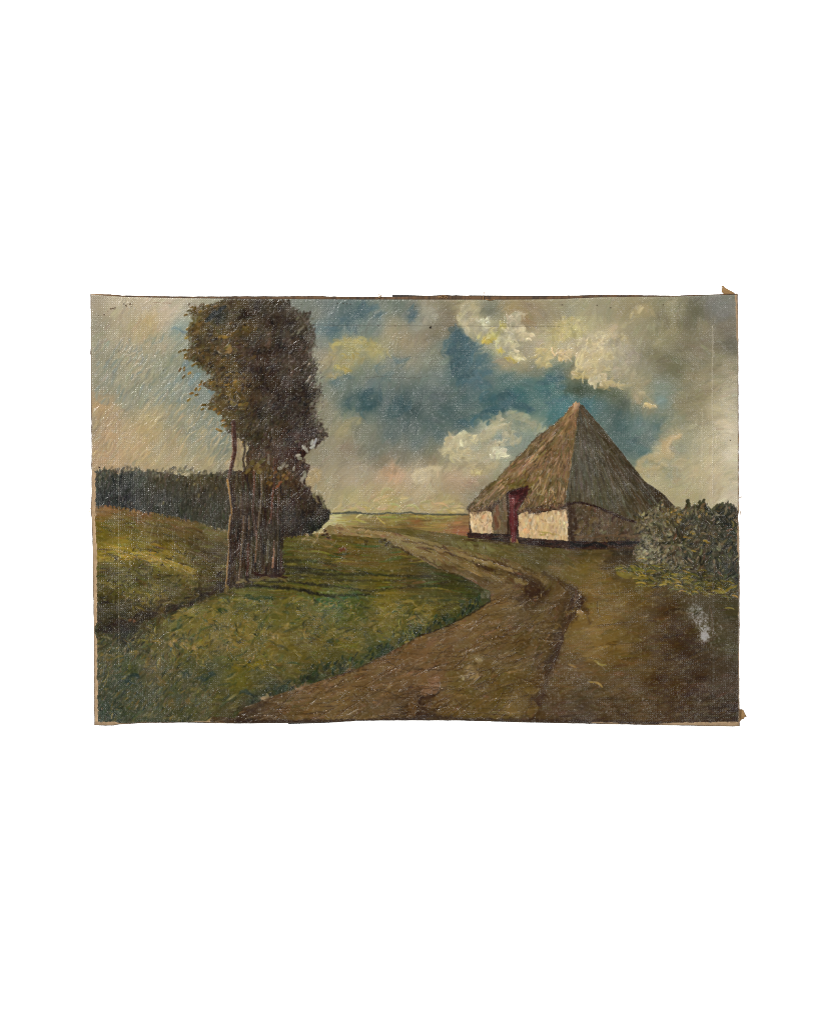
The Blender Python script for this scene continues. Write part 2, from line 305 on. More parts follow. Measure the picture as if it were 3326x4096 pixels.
dabs(C(950, 190, 990, 180, 940, 220, 1030, 190), 34, 13, 60, (172, 154, 106), h=0.4, alpha=0.7)
dabs(C(1050, 310, 1080, 320, 1110, 300, 1060, 350), 30, 11, 30, (150, 142, 104), h=0.35, alpha=0.6)
dabs(C(940, 790, 960, 770, 950, 810, 980, 800, 990, 690, 960, 700), 36, 13, 75, (164, 150, 110), h=0.4, alpha=0.75)
dabs(C(1010, 850, 1040, 855, 1070, 862), 18, 10, 10, (196, 176, 126), h=0.8)
dabs(C(880, 720, 930, 690, 1000, 670), 40, 12, 25, (150, 142, 106), h=0.3, alpha=0.55, thk=0.3)
dabs(C(420, 450, 480, 430, 540, 420, 560, 390, 620, 370, 700, 360, 740, 420, 760, 470, 740, 530, 700, 580, 640, 640, 600, 560, 560, 470, 660, 480), 44, 18, 40, (182, 168, 130), h=0.5, alpha=0.4, thk=0.6)
dabs(C(780, 400, 800, 360, 840, 500, 860, 560, 820, 620, 900, 640, 960, 650), 40, 16, 60, (172, 158, 120), h=0.3, alpha=0.5, thk=0.4)
# right cumulus
line(C(1240, 1070, 1180, 1080, 1140, 1120, 1130, 1170, 1170, 1210), 13, (182, 160, 116), 0.85, soft=3, wob=6, h=0.35)
line(C(1250, 1060, 1190, 1085, 1155, 1140, 1180, 1190), 8, (190, 168, 126), 0.7, soft=2.5, wob=6, h=0.3)
line(C(960, 1300, 965, 1250, 1010, 1215, 1100, 1205, 1190, 1200), 15, (176, 160, 118), 0.8, soft=4, wob=6, h=0.3)
dabs(C(980, 1290, 1020, 1310, 1080, 1290, 1130, 1260, 1060, 1240, 1000, 1340), 34, 13, 20, (168, 154, 114), h=0.35, alpha=0.7, thk=0.4)
dabs(C(1240, 1270, 1270, 1250, 1150, 1330, 1220, 1380), 40, 13, 40, (172, 160, 122), h=0.25, alpha=0.6, thk=0.3)
dabs(C(1150, 1010, 1220, 960, 1260, 980), 40, 16, 70, (140, 138, 112), h=0.2, alpha=0.5, thk=0.2)
# middle cumulus behind the barn
dabs(B(1400, 935, 1460, 920, 1520, 930, 1570, 950, 1340, 970), 36, 15, 20, (156, 154, 126), h=0.3, alpha=0.7, thk=0.4)
dabs(B(1620, 1000, 1660, 1015, 1590, 970), 30, 11, 150, (160, 158, 124), h=0.4, alpha=0.75)
dabs(B(1390, 970, 1400, 1000, 1370, 990, 1350, 1020, 1420, 975), 26, 12, 60, (184, 178, 142), h=0.6, alpha=0.85)
dabs(B(1010, 1150, 1040, 1110, 1050, 1080, 1000, 1180, 1080, 1140, 1060, 1180), 30, 13, 55, (194, 182, 140), h=0.7)
dabs(B(1100, 1070, 1120, 1090, 1115, 1120, 1085, 1095, 1130, 1060), 28, 11, 80, (212, 204, 166), h=1.0)
dabs(B(1170, 1060, 1200, 1070, 1190, 1100, 1215, 1090), 22, 7, 25, (206, 194, 146), h=1.0)
dabs(B(1140, 1160, 1180, 1180, 1100, 1200, 1060, 1220, 1160, 1210), 32, 12, 165, (184, 170, 128), h=0.55, alpha=0.85)
dabs(B(1340, 1150, 1370, 1160, 1400, 1160, 1330, 1180, 1360, 1190, 1420, 1180, 1390, 1185), 26, 11, 75, (204, 200, 170), h=1.0)
dabs(B(1370, 1200, 1410, 1205, 1430, 1210, 1340, 1205), 30, 8, 5, (200, 194, 160), h=0.9)
dabs(B(1410, 1100, 1380, 1110), 26, 5, 35, (190, 182, 150), h=1.0)
dabs(B(1300, 1160, 1280, 1120, 1300, 1090, 1330, 1040), 34, 14, 60, (160, 154, 126), h=0.35, alpha=0.7, thk=0.4)
dabs(B(1440, 1060, 1470, 1090, 1420, 1050, 1460, 1040), 32, 11, 120, (168, 164, 134), h=0.5, alpha=0.8)
dabs(B(1210, 1300, 1220, 1320, 1250, 1320, 1280, 1300), 30, 10, 20, (188, 172, 124), h=0.6)
dabs(B(1180, 1240, 1240, 1250, 1310, 1270, 1350, 1260, 1130, 1270), 40, 14, 15, (164, 152, 120), h=0.35, alpha=0.7, thk=0.4)
stroke(*B(1382, 1128)[0], 9, 2.5, 40, (50, 42, 34), 1, 0, 0.2); stroke(*B(1380, 1125)[0], 8, 2.5, 130, (50, 42, 34), 1, 0, 0.2)
dabs(B(1020, 1140, 1070, 1100, 1120, 1080, 1180, 1090, 1230, 1080, 1280, 1060, 1330, 1020, 1380, 990, 1420, 1030, 1440, 1090, 1400, 1130, 1340, 1160, 1260, 1190, 1180, 1210, 1100, 1190), 44, 18, 40, (178, 168, 134), h=0.4, alpha=0.5, thk=0.5)
dabs(B(1440, 950, 1500, 940, 1560, 960, 1610, 990, 1480, 1000, 1540, 1010), 46, 20, 10, (148, 150, 126), h=0.25, alpha=0.5, thk=0.3)
dabs(B(1120, 1280, 1200, 1270, 1260, 1290, 1330, 1290, 1020, 1290), 44, 16, 10, (168, 154, 120), h=0.3, alpha=0.5, thk=0.3)
# lower clouds
line(B(970, 1290, 900, 1290, 810, 1320, 790, 1350, 800, 1380), 12, (178, 164, 130), 0.75, soft=3.5, wob=6, h=0.3)
line(B(850, 1320, 850, 1380), 15, (184, 170, 138), 0.7, soft=3, wob=6, h=0.35)
line(B(895, 1330, 885, 1380), 12, (180, 164, 130), 0.6, soft=3, wob=6, h=0.3)
dabs(B(600, 1310, 630, 1300, 660, 1310, 580, 1340), 30, 14, 35, (166, 142, 112), h=0.25, alpha=0.4, thk=0.3)
dabs(B(320, 1000, 290, 1030, 270, 1060, 340, 970, 400, 960), 36, 14, 60, (150, 142, 108), h=0.2, alpha=0.5, thk=0.2)
dabs(B(110, 1320, 90, 1350, 130, 1330, 70, 1380), 34, 13, 60, (160, 140, 98), h=0.3, alpha=0.6, thk=0.3)
for i in range(46):      # creamy yellow light along the horizon
    x = rng.uniform(655, 985); y = 598 - abs(rng.normal(0, 16)) - 6 * math.sin(x / 40)
    stroke(x, y, rng.uniform(26, 50), rng.uniform(6, 11), rng.normal(8, 18), jit((170, 154, 110), 0.05), 0.6, rng.normal(0, 0.2), 0.5, 0.45, thk=0.7)
dabs(B(480, 1580, 450, 1560, 620, 1560, 840, 1560, 880, 1580, 960, 1590, 1040, 1590), 26, 6, 150, (168, 148, 78), h=0.6, alpha=0.45)
dabs(B(240, 1590, 300, 1580, 700, 1500, 560, 1530, 660, 1510), 36, 7, 10, (174, 160, 112), h=0.6, alpha=0.8)
CLOUD = False
# blue touches by the tree
dabs(A(620, 318, 650, 322, 670, 335, 690, 345), 20, 7, 170, (106, 126, 128), alpha=0.6, h=0.2)
dabs(A(890, 760, 870, 750), 20, 10, 30, (100, 124, 128), alpha=0.6, h=0.2)
dabs(A(720, 600, 780, 650, 740, 690, 700, 560), 30, 14, 50, (108, 128, 132), alpha=0.5, h=0.1, thk=0.1)

# ------------------------------------------------------------------ ground colour notes
GND = [
 (50,590,128,96,66),(150,603,110,84,56),(250,622,98,78,50),(340,645,102,92,64),(60,645,98,88,36),(120,640,96,84,40),(100,690,118,104,30),(60,712,128,110,30),(170,690,112,98,32),(210,722,120,104,40),(260,760,106,94,46),(200,655,90,76,40),(300,690,76,64,42),(350,720,70,60,44),
 (60,760,82,74,44),(150,760,80,74,42),(300,790,80,72,48),(230,785,86,80,48),(100,800,84,78,40),(180,812,90,82,38),(280,830,68,58,38),(350,800,66,58,42),(60,850,62,55,34),(150,862,64,54,34),(80,900,50,45,34),(110,920,42,42,38),(220,862,64,52,36),
 (60,950,70,72,58),(40,1000,76,78,64),(100,1050,60,70,60),(60,1120,60,70,66),(150,1140,66,72,58),(120,1000,66,74,54),(200,960,90,86,60),(170,1000,86,82,62),(40,1060,62,68,58),(120,1090,66,70,58),
 (300,900,98,92,44),(350,870,110,100,50),(280,860,116,108,62),(240,890,100,98,60),(300,950,108,96,42),(400,930,112,98,46),(420,820,86,88,44),(330,1010,68,72,48),(240,1080,70,74,58),(330,1100,78,76,48),(280,1000,74,76,50),(400,1040,92,88,36),(420,1000,86,82,46),(470,890,96,92,48),(250,1140,66,68,46),(380,1120,74,70,44),(220,1020,80,78,52),
 (560,700,84,78,40),(700,710,94,80,42),(800,730,94,84,40),(650,682,92,82,44),(560,745,66,64,36),(650,760,72,70,34),(850,760,76,68,40),(930,775,62,60,36),
 (600,790,84,80,34),(750,800,82,76,32),(900,800,68,66,30),(1000,812,58,60,30),(700,832,72,82,44),(640,840,80,94,54),(800,852,106,96,40),(900,842,98,88,36),(960,850,80,76,34),(1030,825,62,64,46),(850,882,86,84,40),(600,872,94,90,52),(960,880,58,60,36),
 (600,930,96,86,40),(700,950,96,88,36),(800,912,98,92,44),(500,950,102,92,44),(650,1000,80,76,38),(550,1000,90,82,40),(750,970,70,74,44),(850,935,58,66,48),(780,980,48,58,42),(680,1012,58,64,48),(600,1050,48,54,40),(500,1090,56,60,48),(450,1105,58,62,50),(420,1135,64,58,42)]
gndf = field(GND, 1.7, 9) * np.array((1.03, 1.0, 0.88), np.float32)
FLD = [(700,622,150,134,78),(640,612,176,166,124),(800,620,136,124,62),(950,615,146,132,72),(870,640,128,104,58),(985,650,142,94,62),(950,640,138,108,62),(900,632,130,116,60),(720,645,122,104,62),(850,655,90,76,44),(1000,630,136,108,66),(780,640,118,98,54)]
fldf = field(FLD, 1.6, 6)
RDN = [(640,655,124,104,70),(700,655,138,116,76),(760,665,130,108,68),(830,690,138,118,80),(900,710,126,106,68),(950,725,118,98,62),(1000,730,114,94,56),(960,760,98,78,54),(1040,770,94,74,50),(1100,785,102,80,54),(1180,800,60,42,28),(1150,762,74,56,36),(1100,740,92,72,42),(1050,720,114,94,54),(1130,740,116,96,58),(1200,768,108,88,50),(1235,805,96,74,50),
 (1100,850,106,82,52),(1050,880,108,82,50),(1200,880,94,74,46),(1000,900,110,84,54),(1100,950,98,76,48),(950,960,104,78,50),(1180,950,94,74,44),(850,1000,108,80,52),(900,1040,112,82,58),(1000,1050,100,80,44),(750,1050,106,80,52),(650,1080,108,82,50),(550,1110,104,80,54),(600,1132,104,78,44),(1100,1050,98,76,40),(1150,1030,92,72,40),(1000,1120,94,72,38),(1140,1110,108,86,46),(860,1130,70,52,38),(750,1130,94,72,44),(480,1130,86,66,46),(1240,930,66,48,36),(1285,850,64,46,34),(1235,1000,60,44,30),(1180,1110,62,44,26),(1200,1060,84,62,38),(420,1140,70,54,40)]
rdf = field(RDN, 1.6, 9) * np.array((0.96, 0.99, 0.91), np.float32)
YDN = [(760,650,100,86,46),(860,668,96,84,44),(950,680,98,88,50),(1000,690,92,82,44),(1050,700,96,88,48),(1300,750,106,88,42),(1200,722,86,76,44),(1100,702,92,82,44),(1300,712,84,72,42),(1400,730,66,54,34),(1420,702,58,48,32),(1350,780,112,90,44),(1250,770,100,84,42),(1450,790,94,78,38),(1400,850,110,88,44),(1340,850,110,88,44),(1350,900,118,94,48),(1400,950,106,84,40),(1330,960,118,94,46),(1300,1010,98,78,46),(1430,880,90,72,36),(1500,850,66,54,32),(1550,920,58,46,28),(1500,950,66,52,30),(1450,1000,92,72,36),(1400,1050,90,70,40),(1300,1060,82,66,42),(1250,1040,92,72,42),(1500,1050,62,48,28),(1600,1050,58,46,36),(1650,1000,60,52,44),(1680,950,68,66,54),(1690,1050,64,56,50),(1650,1120,54,46,38),(1550,1120,62,50,36),(1400,1110,72,56,34),(1300,1120,72,58,42),(1240,1115,80,62,40),(1700,1120,50,44,38),(1600,850,68,63,50),(1650,850,66,62,48),(1690,850,62,60,48),(1470,900,88,70,36),(1470,1000,84,66,35),(1485,955,78,61,32),(1480,840,82,68,35),(1450,1085,82,64,36),(1530,860,62,50,30),(1580,960,56,46,30),(1310,870,112,90,46)]
YDN = [(q[0], q[1], q[2] + 7, q[3] + 2, q[4] - 6) if q[0] > 1475 else q for q in YDN]
ydf = field(YDN, 1.6, 9)

rest = PY > 606
fill(rest, fldf, FIELD, 0, 0.3)
fieldm = region([(630, 608), (1010, 609), (1010, 690), (630, 690)])
scatter(420, fieldm, fldf, (30, 70), (3, 6), (-4, 3), (0.5, 0.9), 0.08, 0.04, 0.3, 0.45, FIELD, bend=0.02, thk=0.5)
dabs(E(820, 240, 800, 235, 1050, 240, 1090, 245, 1070, 290, 1120, 300, 1140, 270, 1140, 330), 26, 7, 2, (132, 88, 56), k=0.08, h=0.3, lab=FIELD, alpha=0.4, thk=0.4)
dabs(E(210, 195, 260, 190, 320, 192, 420, 195, 500, 192), 30, 6, 1, (184, 170, 120), h=0.5, lab=FIELD, alpha=0.85, thk=0.6)
dabs(E(300, 225, 420, 230, 560, 228, 700, 220, 820, 205, 900, 200), 40, 5, 1, (150, 138, 60), h=0.3, lab=FIELD, alpha=0.7, thk=0.5)

yardm = region([(690, 640), (860, 646), (1003, 664), (1110, 682), (1456, 688), (1736, 688), (1736, 1186), (1130, 1186), (1250, 900), (1000, 735), (800, 670)], 4)
fill(yardm, ydf, YARD, 0, 0.35)
def yard_ang(x, y):
    if y < 720: return rng.normal(-9 if x < 1150 else -2, 6)
    if x < 1300 and y < 800: return rng.normal(-25, 10)
    return rng.normal(8, 12)
scatter(1900, yardm, ydf, (26, 60), (5, 11), yard_ang, (0.45, 0.85), 0.08, 0.03, 0.2, 0.35, YARD, bend=0.08, thk=0.35)
dabs(E(620, 335, 760, 370, 900, 390, 1050, 400, 1150, 410, 1230, 410), 44, 6, -8, (70, 62, 34), h=0.15, alpha=0.6, lab=YARD)
dabs(E(1070, 395, 1120, 400, 1180, 405, 1260, 420, 1320, 425), 30, 13, -50, (112, 108, 66), h=0.25, alpha=0.55, lab=YARD)
for pts in (F(700, 560, 900, 545, 930, 530), F(650, 960, 820, 940, 950, 930), F(690, 740, 860, 730, 960, 715), F(640, 1110, 760, 1090, 930, 1080), F(480, 1200, 600, 1180, 700, 1200), F(670, 790, 680, 880, 720, 930)):
    line(pts, 1.8, (66, 52, 32), 0.6, soft=0.8, wob=5, h=0.4)
dabs(F(560, 940, 520, 1040, 640, 1040, 700, 930, 880, 1040, 800, 1020), 60, 20, 12, (122, 98, 46), alpha=0.5, h=0.15, lab=YARD)
dabs(F(670, 1215, 700, 1225, 500, 1240, 640, 1350, 680, 1365), 26, 6, -20, (146, 122, 60), h=0.5, alpha=0.8, lab=YARD)
# greyish film of dust and wear in the lower right and along the bottom edge
for i in range(520):
    x = rng.normal(1240, 70) if rng.random() < 0.4 else rng.uniform(1180, 1700); y = rng.normal(1040, 40) if x < 1330 else rng.normal(1110, 28)
    stroke(x, y, rng.uniform(8, 26), rng.uniform(3, 7), rng.uniform(-20, 40), jit((100, 86, 66), 0.1), 0.35, 0.1, 0.2, 0.5, soft=0.4, mask=yardm)

# ------------------------------------------------------------------ meadow and hill
CLOUD = True
meadm = region(D(1370, 330) + E(150, 320, 560, 350, 800, 480, 950, 560, 1100, 600, 1200, 660, 1310, 720, 1320, 790, 1200, 870, 1000, 975, 830, 1030, 650, 1130, 450, 1240, 300, 1290, 150, 1340, 0, 1390) + D(1300, 1450, 1100, 1530, 1040, 1600, 880, 1590, 800, 1660, 0, 1660, 0, 1000, 300, 1000, 480, 900, 700, 820, 900, 740, 1000, 690, 1330, 620), 3, 3)
fill(meadm, gndf, MEADOW, 0, 0.4)
upper = meadm & (PY < 850)
lower = meadm & (PY >= 825)
def mead_up(x, y): return rng.normal(-3 + 5 * math.sin(x / 60.0), 6)
scatter(1500, upper, gndf, (34, 80), (4, 8), mead_up, (0.5, 0.9), 0.09, 0.035, 0.25, 0.45, MEADOW, bend=0.05, thk=0.55, pal=[(112, 100, 38), (58, 62, 30), (98, 78, 44), (70, 84, 44)], pp=0.16)
scatter(2300, lower, gndf, (18, 46), (5, 10), lambda x, y: rng.normal(0 if x > 480 else 25, 24), (0.4, 0.85), 0.09, 0.03, 0.4, 0.5, MEADOW, bend=0.15, thk=0.55,
        pal=[(116, 102, 48), (60, 66, 44), (106, 96, 60), (66, 76, 48), (96, 86, 40), (64, 66, 50)], pp=0.25, streak=0.13)
leftlow = lower & (PX < 330) & (PY > 920)
scatter(1500, leftlow, gndf, (8, 22), (2.5, 5), (25, 80), (0.35, 0.7), 0.14, 0.04, 0.6, 0.6, MEADOW, thk=0.4, pal=[(104, 100, 76), (40, 46, 42), (96, 84, 58), (52, 64, 64), (110, 92, 44)], pp=0.45)
# bright, dry strokes
dabs(D(1000, 1060, 900, 1030, 780, 1090, 690, 1090, 1060, 1100, 1150, 1040, 1250, 1000, 1080, 1010, 720, 1000, 860, 940, 640, 900, 700, 870, 1200, 1120, 1330, 1040, 1400, 960, 1180, 960), 26, 11, 15, (126, 108, 50), k=0.1, h=0.55, alpha=0.8, lab=MEADOW)
dabs(D(600, 1080, 620, 1070, 690, 1080, 760, 1110, 1300, 1030), 14, 9, 110, (150, 122, 66), h=0.6, alpha=0.85, lab=MEADOW)
dabs(D(1050, 780, 950, 790, 1150, 800, 1000, 850, 1380, 790, 1450, 780), 36, 9, 5, (118, 108, 46), h=0.45, alpha=0.8, lab=MEADOW)
dabs(D(1200, 770, 1250, 775, 1290, 770, 1150, 765, 960, 860, 930, 855), 28, 8, -5, (52, 66, 44), h=0.3, alpha=0.8, lab=MEADOW)
dabs(E(130, 790, 190, 785, 230, 780, 300, 775, 360, 760, 250, 830), 36, 10, 5, (58, 88, 56), h=0.35, alpha=0.75, lab=MEADOW)
dabs(E(140, 810, 185, 825, 205, 812, 245, 815, 90, 790, 330, 815), 16, 5, 125, (140, 122, 58), h=0.8, lab=MEADOW)
dabs(E(720, 800, 600, 840, 560, 790, 820, 850, 900, 840, 700, 830, 640, 790), 40, 8, -3, (124, 108, 44), h=0.4, alpha=0.7, lab=MEADOW)
dabs(E(480, 950, 560, 960, 620, 920, 640, 900, 520, 985, 430, 940, 350, 1050, 200, 1010, 30, 1010, 90, 1000), 20, 9, 60, (128, 112, 62), k=0.1, h=0.6, alpha=0.75, lab=MEADOW)
dabs(E(880, 780, 960, 750, 1050, 760, 1150, 720, 900, 730), 60, 9, 12, (76, 74, 28), h=0.2, alpha=0.5, lab=MEADOW)
dabs(D(1180, 1230, 1140, 1240, 1250, 1230, 1050, 1250), 40, 7, 2, (122, 106, 30), h=0.4, alpha=0.7, lab=MEADOW)
dabs(D(440, 1210, 480, 1260, 520, 1320, 540, 1350, 600, 1480, 720, 1480, 580, 1500), 24, 9, 130, (104, 86, 44), h=0.45, alpha=0.7, lab=MEADOW)
dabs(D(350, 1310, 300, 1340, 820, 1330, 860, 1310, 700, 1290, 1120, 1420), 34, 11, 10, (46, 60, 58), h=0.3, alpha=0.65, lab=MEADOW)
for i in range(150):     # dark green fringe beside the track
    t = rng.random(); q = [(1040, 828), (1005, 862), (930, 900), (850, 935), (760, 985), (650, 1020), (540, 1065), (440, 1105)]
    k = t * (len(q) - 1); i0 = int(k); f = k - i0
    x = q[i0][0] * (1 - f) + q[min(i0 + 1, 7)][0] * f; y = q[i0][1] * (1 - f) + q[min(i0 + 1, 7)][1] * f
    s = 1 if i0 > 1 else 0.6
    stroke(x + rng.normal(0, 18) * s, y - abs(rng.normal(0, 15)) * s, rng.uniform(10, 24), rng.uniform(4, 8), rng.normal(60, 25), jit((46, 54, 40), 0.14, 0.05), 0.8, 0.1, 0.5, 0.6, MEADOW, meadm)
dabs(E(560, 1070, 640, 1030, 720, 1010, 780, 1000, 830, 960, 620, 1060, 700, 1060), 12, 4, 60, (88, 104, 92), h=0.7, alpha=0.6, lab=MEADOW)
# shadow bands of the trees across the grass
dabs(E(60, 640, 200, 655, 350, 665, 120, 690, 300, 730, 500, 700, 640, 730, 160, 560, 30, 510), 56, 4, -4, (118, 104, 44), h=0.3, alpha=0.6, lab=MEADOW)
dabs(E(280, 435, 300, 430), 16, 8, 0, (108, 62, 42), alpha=0.7, lab=MEADOW)
dabs(D(1500, 360, 1560, 362, 1620, 368), 36, 5, -3, (140, 122, 78), alpha=0.75, h=0.5, lab=MEADOW)

hillm = region(D(60, 122, 200, 122, 400, 155, 620, 195, 800, 235, 1000, 300, 1010, 500, 990, 700, 900, 760, 700, 830, 480, 910, 300, 1010, 40, 1020, 40, 122), 4, 3)
gndf = gndf * np.array((0.97, 1.0, 0.97), np.float32)
fill(hillm, gndf, HILL, 0, 0.3)
def hill_ang(x, y): return rng.normal(-14 if x > 130 else -4, 8) if y < 770 else rng.normal(-10, 24)
scatter(1300, hillm, gndf, (20, 50), (4, 9), hill_ang, (0.45, 0.9), 0.1, 0.04, 0.25, 0.45, HILL, bend=0.08, thk=0.3, pal=[(74, 62, 40), (96, 84, 40)], pp=0.15)
dabs(D(200, 420, 280, 425, 330, 440, 160, 440, 400, 460, 180, 480, 250, 485, 470, 470, 130, 490), 38, 7, -8, (146, 122, 32), h=0.5, alpha=0.75, lab=HILL)
dabs(D(500, 530, 560, 545, 620, 560, 680, 575, 730, 590, 300, 490), 34, 6, -18, (140, 118, 44), h=0.55, alpha=0.75, lab=HILL)
dabs(D(460, 470, 480, 500, 440, 480), 20, 9, 60, (132, 114, 58), h=0.5, alpha=0.7, lab=HILL)
dabs(D(340, 720, 380, 730, 500, 770, 440, 750, 480, 700, 300, 760, 200, 690, 420, 800, 520, 740, 370, 830, 120, 660, 160, 670), 26, 6, -15, (120, 106, 42), h=0.45, alpha=0.65, lab=HILL)
dabs(D(100, 125, 160, 130, 220, 135, 300, 150, 380, 165, 440, 180), 34, 6, -10, (132, 92, 62), h=0.5, alpha=0.6, lab=HILL)
dabs(D(120, 165, 200, 170, 300, 180, 400, 200, 330, 195), 44, 5, -8, (112, 84, 52), h=0.35, alpha=0.4, lab=HILL)
dabs(D(370, 240, 340, 230, 560, 240, 520, 235), 24, 4, -14, (120, 84, 50), h=0.45, alpha=0.5, lab=HILL)
line(D(590, 190, 700, 210, 800, 232), 4, (112, 100, 66), 0.7, soft=1.5, wob=4, h=0.4)
line(D(800, 235, 850, 262, 900, 270, 980, 300), 6, (130, 118, 84), 0.75, soft=1.5, wob=4, h=0.5)
line(D(690, 430, 760, 455, 890, 520), 2, (112, 98, 66), 0.6, wob=4, h=0.3)
for i in range(260):
    x, y = D(rng.uniform(120, 900), rng.uniform(430, 800))[0]
    stroke(x, y, rng.uniform(6, 16), rng.uniform(3, 5), rng.normal(40, 40), jit((104, 92, 58) if rng.random() < 0.5 else (52, 46, 34), 0.12), 0.6, 0.1, 0.5, 0.6, HILL, hillm)
for i in range(130):     # dark foot of the hill
    t = rng.random(); q = [(30, 918), (100, 915), (170, 880), (270, 850), (340, 815), (390, 800)]
    k = t * 5; i0 = int(k); f = k - i0
    stroke(q[i0][0] * (1 - f) + q[i0 + 1][0] * f, q[i0][1] * (1 - f) + q[i0 + 1][1] * f - abs(rng.normal(0, 14)), rng.uniform(14, 30), rng.uniform(6, 11), rng.normal(18, 20), jit((50, 43, 32), 0.12), 0.65, 0.1, 0.4, 0.5, HILL)
dabs(D(320, 920, 340, 925), 10, 6, 60, (120, 82, 58), alpha=0.7, lab=HILL)

CLOUD = False
for i in range(70):
    x, y = D(rng.uniform(110, 480), 0)[0]; y = 537.2 + 0.3774 * (rng.normal(440, 22) + (x - 41) * 0.35)
    stroke(x, y, rng.uniform(18, 42), rng.uniform(2.5, 5), rng.normal(-9, 7), jit((142, 120, 34) if rng.random() < 0.7 else (96, 84, 34), 0.1), 0.75, 0.04, 0.7, 0.6, HILL, hillm)
for i in range(40):
    x, y = D(rng.uniform(470, 740), 0)[0]; y = 537.2 + 0.3774 * (rng.normal(530, 14)) + (x - 230) * 0.22
    stroke(x, y, rng.uniform(18, 34), rng.uniform(2.5, 5), rng.normal(-18, 7), jit((132, 112, 40), 0.12), 0.7, 0.04, 0.7, 0.6, HILL, hillm)
# tufts of the meadow
for i in range(420):
    x, y = D(rng.uniform(300, 1300), rng.uniform(760, 1250))[0]
    if i % 3 == 0: x, y = E(rng.uniform(0, 900), rng.uniform(780, 1050))[0]
    if not meadm[int((y - OY) / RES), int(x / RES)]: continue
    c = [(128, 110, 52), (112, 100, 42), (96, 92, 46), (54, 56, 38), (74, 80, 50)][rng.integers(5)]
    a = rng.normal(10, 22) if rng.random() < 0.6 else rng.normal(95, 30)
    for k in range(3):
        stroke(x + rng.normal(0, 4), y + rng.normal(0, 4), rng.uniform(8, 24), rng.uniform(2, 4.5), a + rng.normal(0, 14), jit(c, 0.1), 0.6, 0.12, 0.7, 0.6, MEADOW, meadm)
for pts, w, a in ((D(1050, 690, 1180, 680, 1300, 690, 1480, 708, 1600, 735, 1736, 765), 6, .85), (E(0, 705, 60, 730, 130, 745, 260, 750, 480, 745), 5, .7), (D(1200, 640, 1300, 655, 1420, 650, 1560, 672, 1700, 680), 5, .75), (E(0, 660, 150, 680, 300, 695, 480, 720, 600, 705, 760, 690, 950, 690), 4, .6),
                  (D(1360, 545, 1500, 560, 1736, 575), 6, .65), (E(0, 580, 200, 605, 420, 600, 600, 610, 900, 620), 6, .55), (D(1370, 600, 1500, 590, 1650, 610, 1736, 610), 5, .6), (E(0, 620, 250, 640, 520, 650, 720, 640), 5, .45), (D(1380, 510, 1520, 505, 1736, 540), 5, .5)):
    line(pts, w * 1.35, (46, 44, 27), min(a * 1.15, 0.92), soft=2.2, wob=7, lab=-1, h=-0.1, w1=w * 0.8)
CLOUD = True
# ------------------------------------------------------------------ the track
roadm = region(E(150, 320, 560, 350, 800, 480, 950, 560, 1100, 600, 1200, 660, 1310, 720, 1320, 790, 1200, 870, 1000, 975, 830, 1030, 650, 1130, 450, 1240, 300, 1290, 150, 1340, 0, 1390) + D(1300, 1450, 1100, 1530, 1040, 1600, 880, 1590, 850, 1660) + F(220, 1660, 310, 1350, 400, 1180, 450, 1000, 540, 860, 590, 780, 520, 700, 400, 640, 300, 600, 200, 560, 60, 500) + E(1300, 470, 1000, 400, 700, 320, 400, 290, 200, 260), 3, 3)
fill(roadm, rdf, ROAD, 0, 0.5)
def road_ang(x, y):
    if y < 700: return rng.normal(-14, 6)
    if y < 790: return rng.normal(-26 if x > 900 else -20, 7)
    if x > 1180: return rng.normal(60, 15)
    if y < 900: return rng.normal(5, 14)
    return rng.normal(18, 16)
scatter(2300, roadm, rdf, (20, 46), (4, 10), road_ang, (0.5, 0.9), 0.08, 0.03, 0.4, 0.5, ROAD, bend=0.1, thk=0.65, pal=[(92, 66, 44), (122, 96, 56), (116, 84, 62), (80, 62, 38)], pp=0.18)
CLOUD = False
near = roadm & (PY > 790)
scatter(420, near, rdf * np.float32(1.04), (44, 90), (10, 18), lambda x, y: rng.normal(16 if x < 1150 else 55, 14), (0.35, 0.7), 0.06, 0.02, 0.25, 0.3, ROAD, bend=0.14, thk=0.75)
CLOUD = True
# ruts and clods in the far bend
for pts, w, c in ((E(560, 355, 700, 400, 820, 480, 960, 560, 1100, 600, 1200, 650), 6, (126, 104, 70)), (E(600, 320, 800, 390, 1000, 440, 1150, 470, 1300, 530), 6, (132, 112, 72)), (E(780, 440, 1000, 490, 1200, 570, 1400, 650), 9, (122, 102, 60)), (E(1100, 480, 1300, 520, 1500, 590), 8, (128, 108, 66)), (E(1450, 540, 1600, 600, 1700, 660), 9, (122, 100, 60)), (E(1500, 640, 1560, 670), 10, (122, 104, 58))):
    line(pts, w, c, 0.75, soft=2.5, wob=10, h=0.5, mask=roadm)
for pts, w in ((E(1000, 450, 1150, 500, 1270, 550, 1400, 610), 4), (E(1230, 540, 1290, 560, 1350, 575), 10), (E(640, 410, 700, 425, 780, 470), 5), (E(700, 370, 830, 385, 1000, 420), 3), (E(1450, 590, 1600, 650, 1690, 700), 6), (E(1180, 470, 1330, 515, 1480, 560, 1600, 620), 3), (E(830, 480, 1000, 570, 1180, 650), 3)):
    line(pts, w, (64, 48, 30), 0.75, soft=1.6, wob=8, h=-0.2)
dabs(E(590, 365, 620, 385, 600, 395, 460, 375, 560, 375), 12, 8, 0, (56, 48, 32), alpha=0.75, lab=ROAD)
dabs(E(1560, 740, 1620, 755, 1660, 740, 1690, 735, 1600, 720, 1640, 700, 1540, 800), 38, 11, 5, (64, 47, 31), alpha=0.5, h=0.15, lab=ROAD)
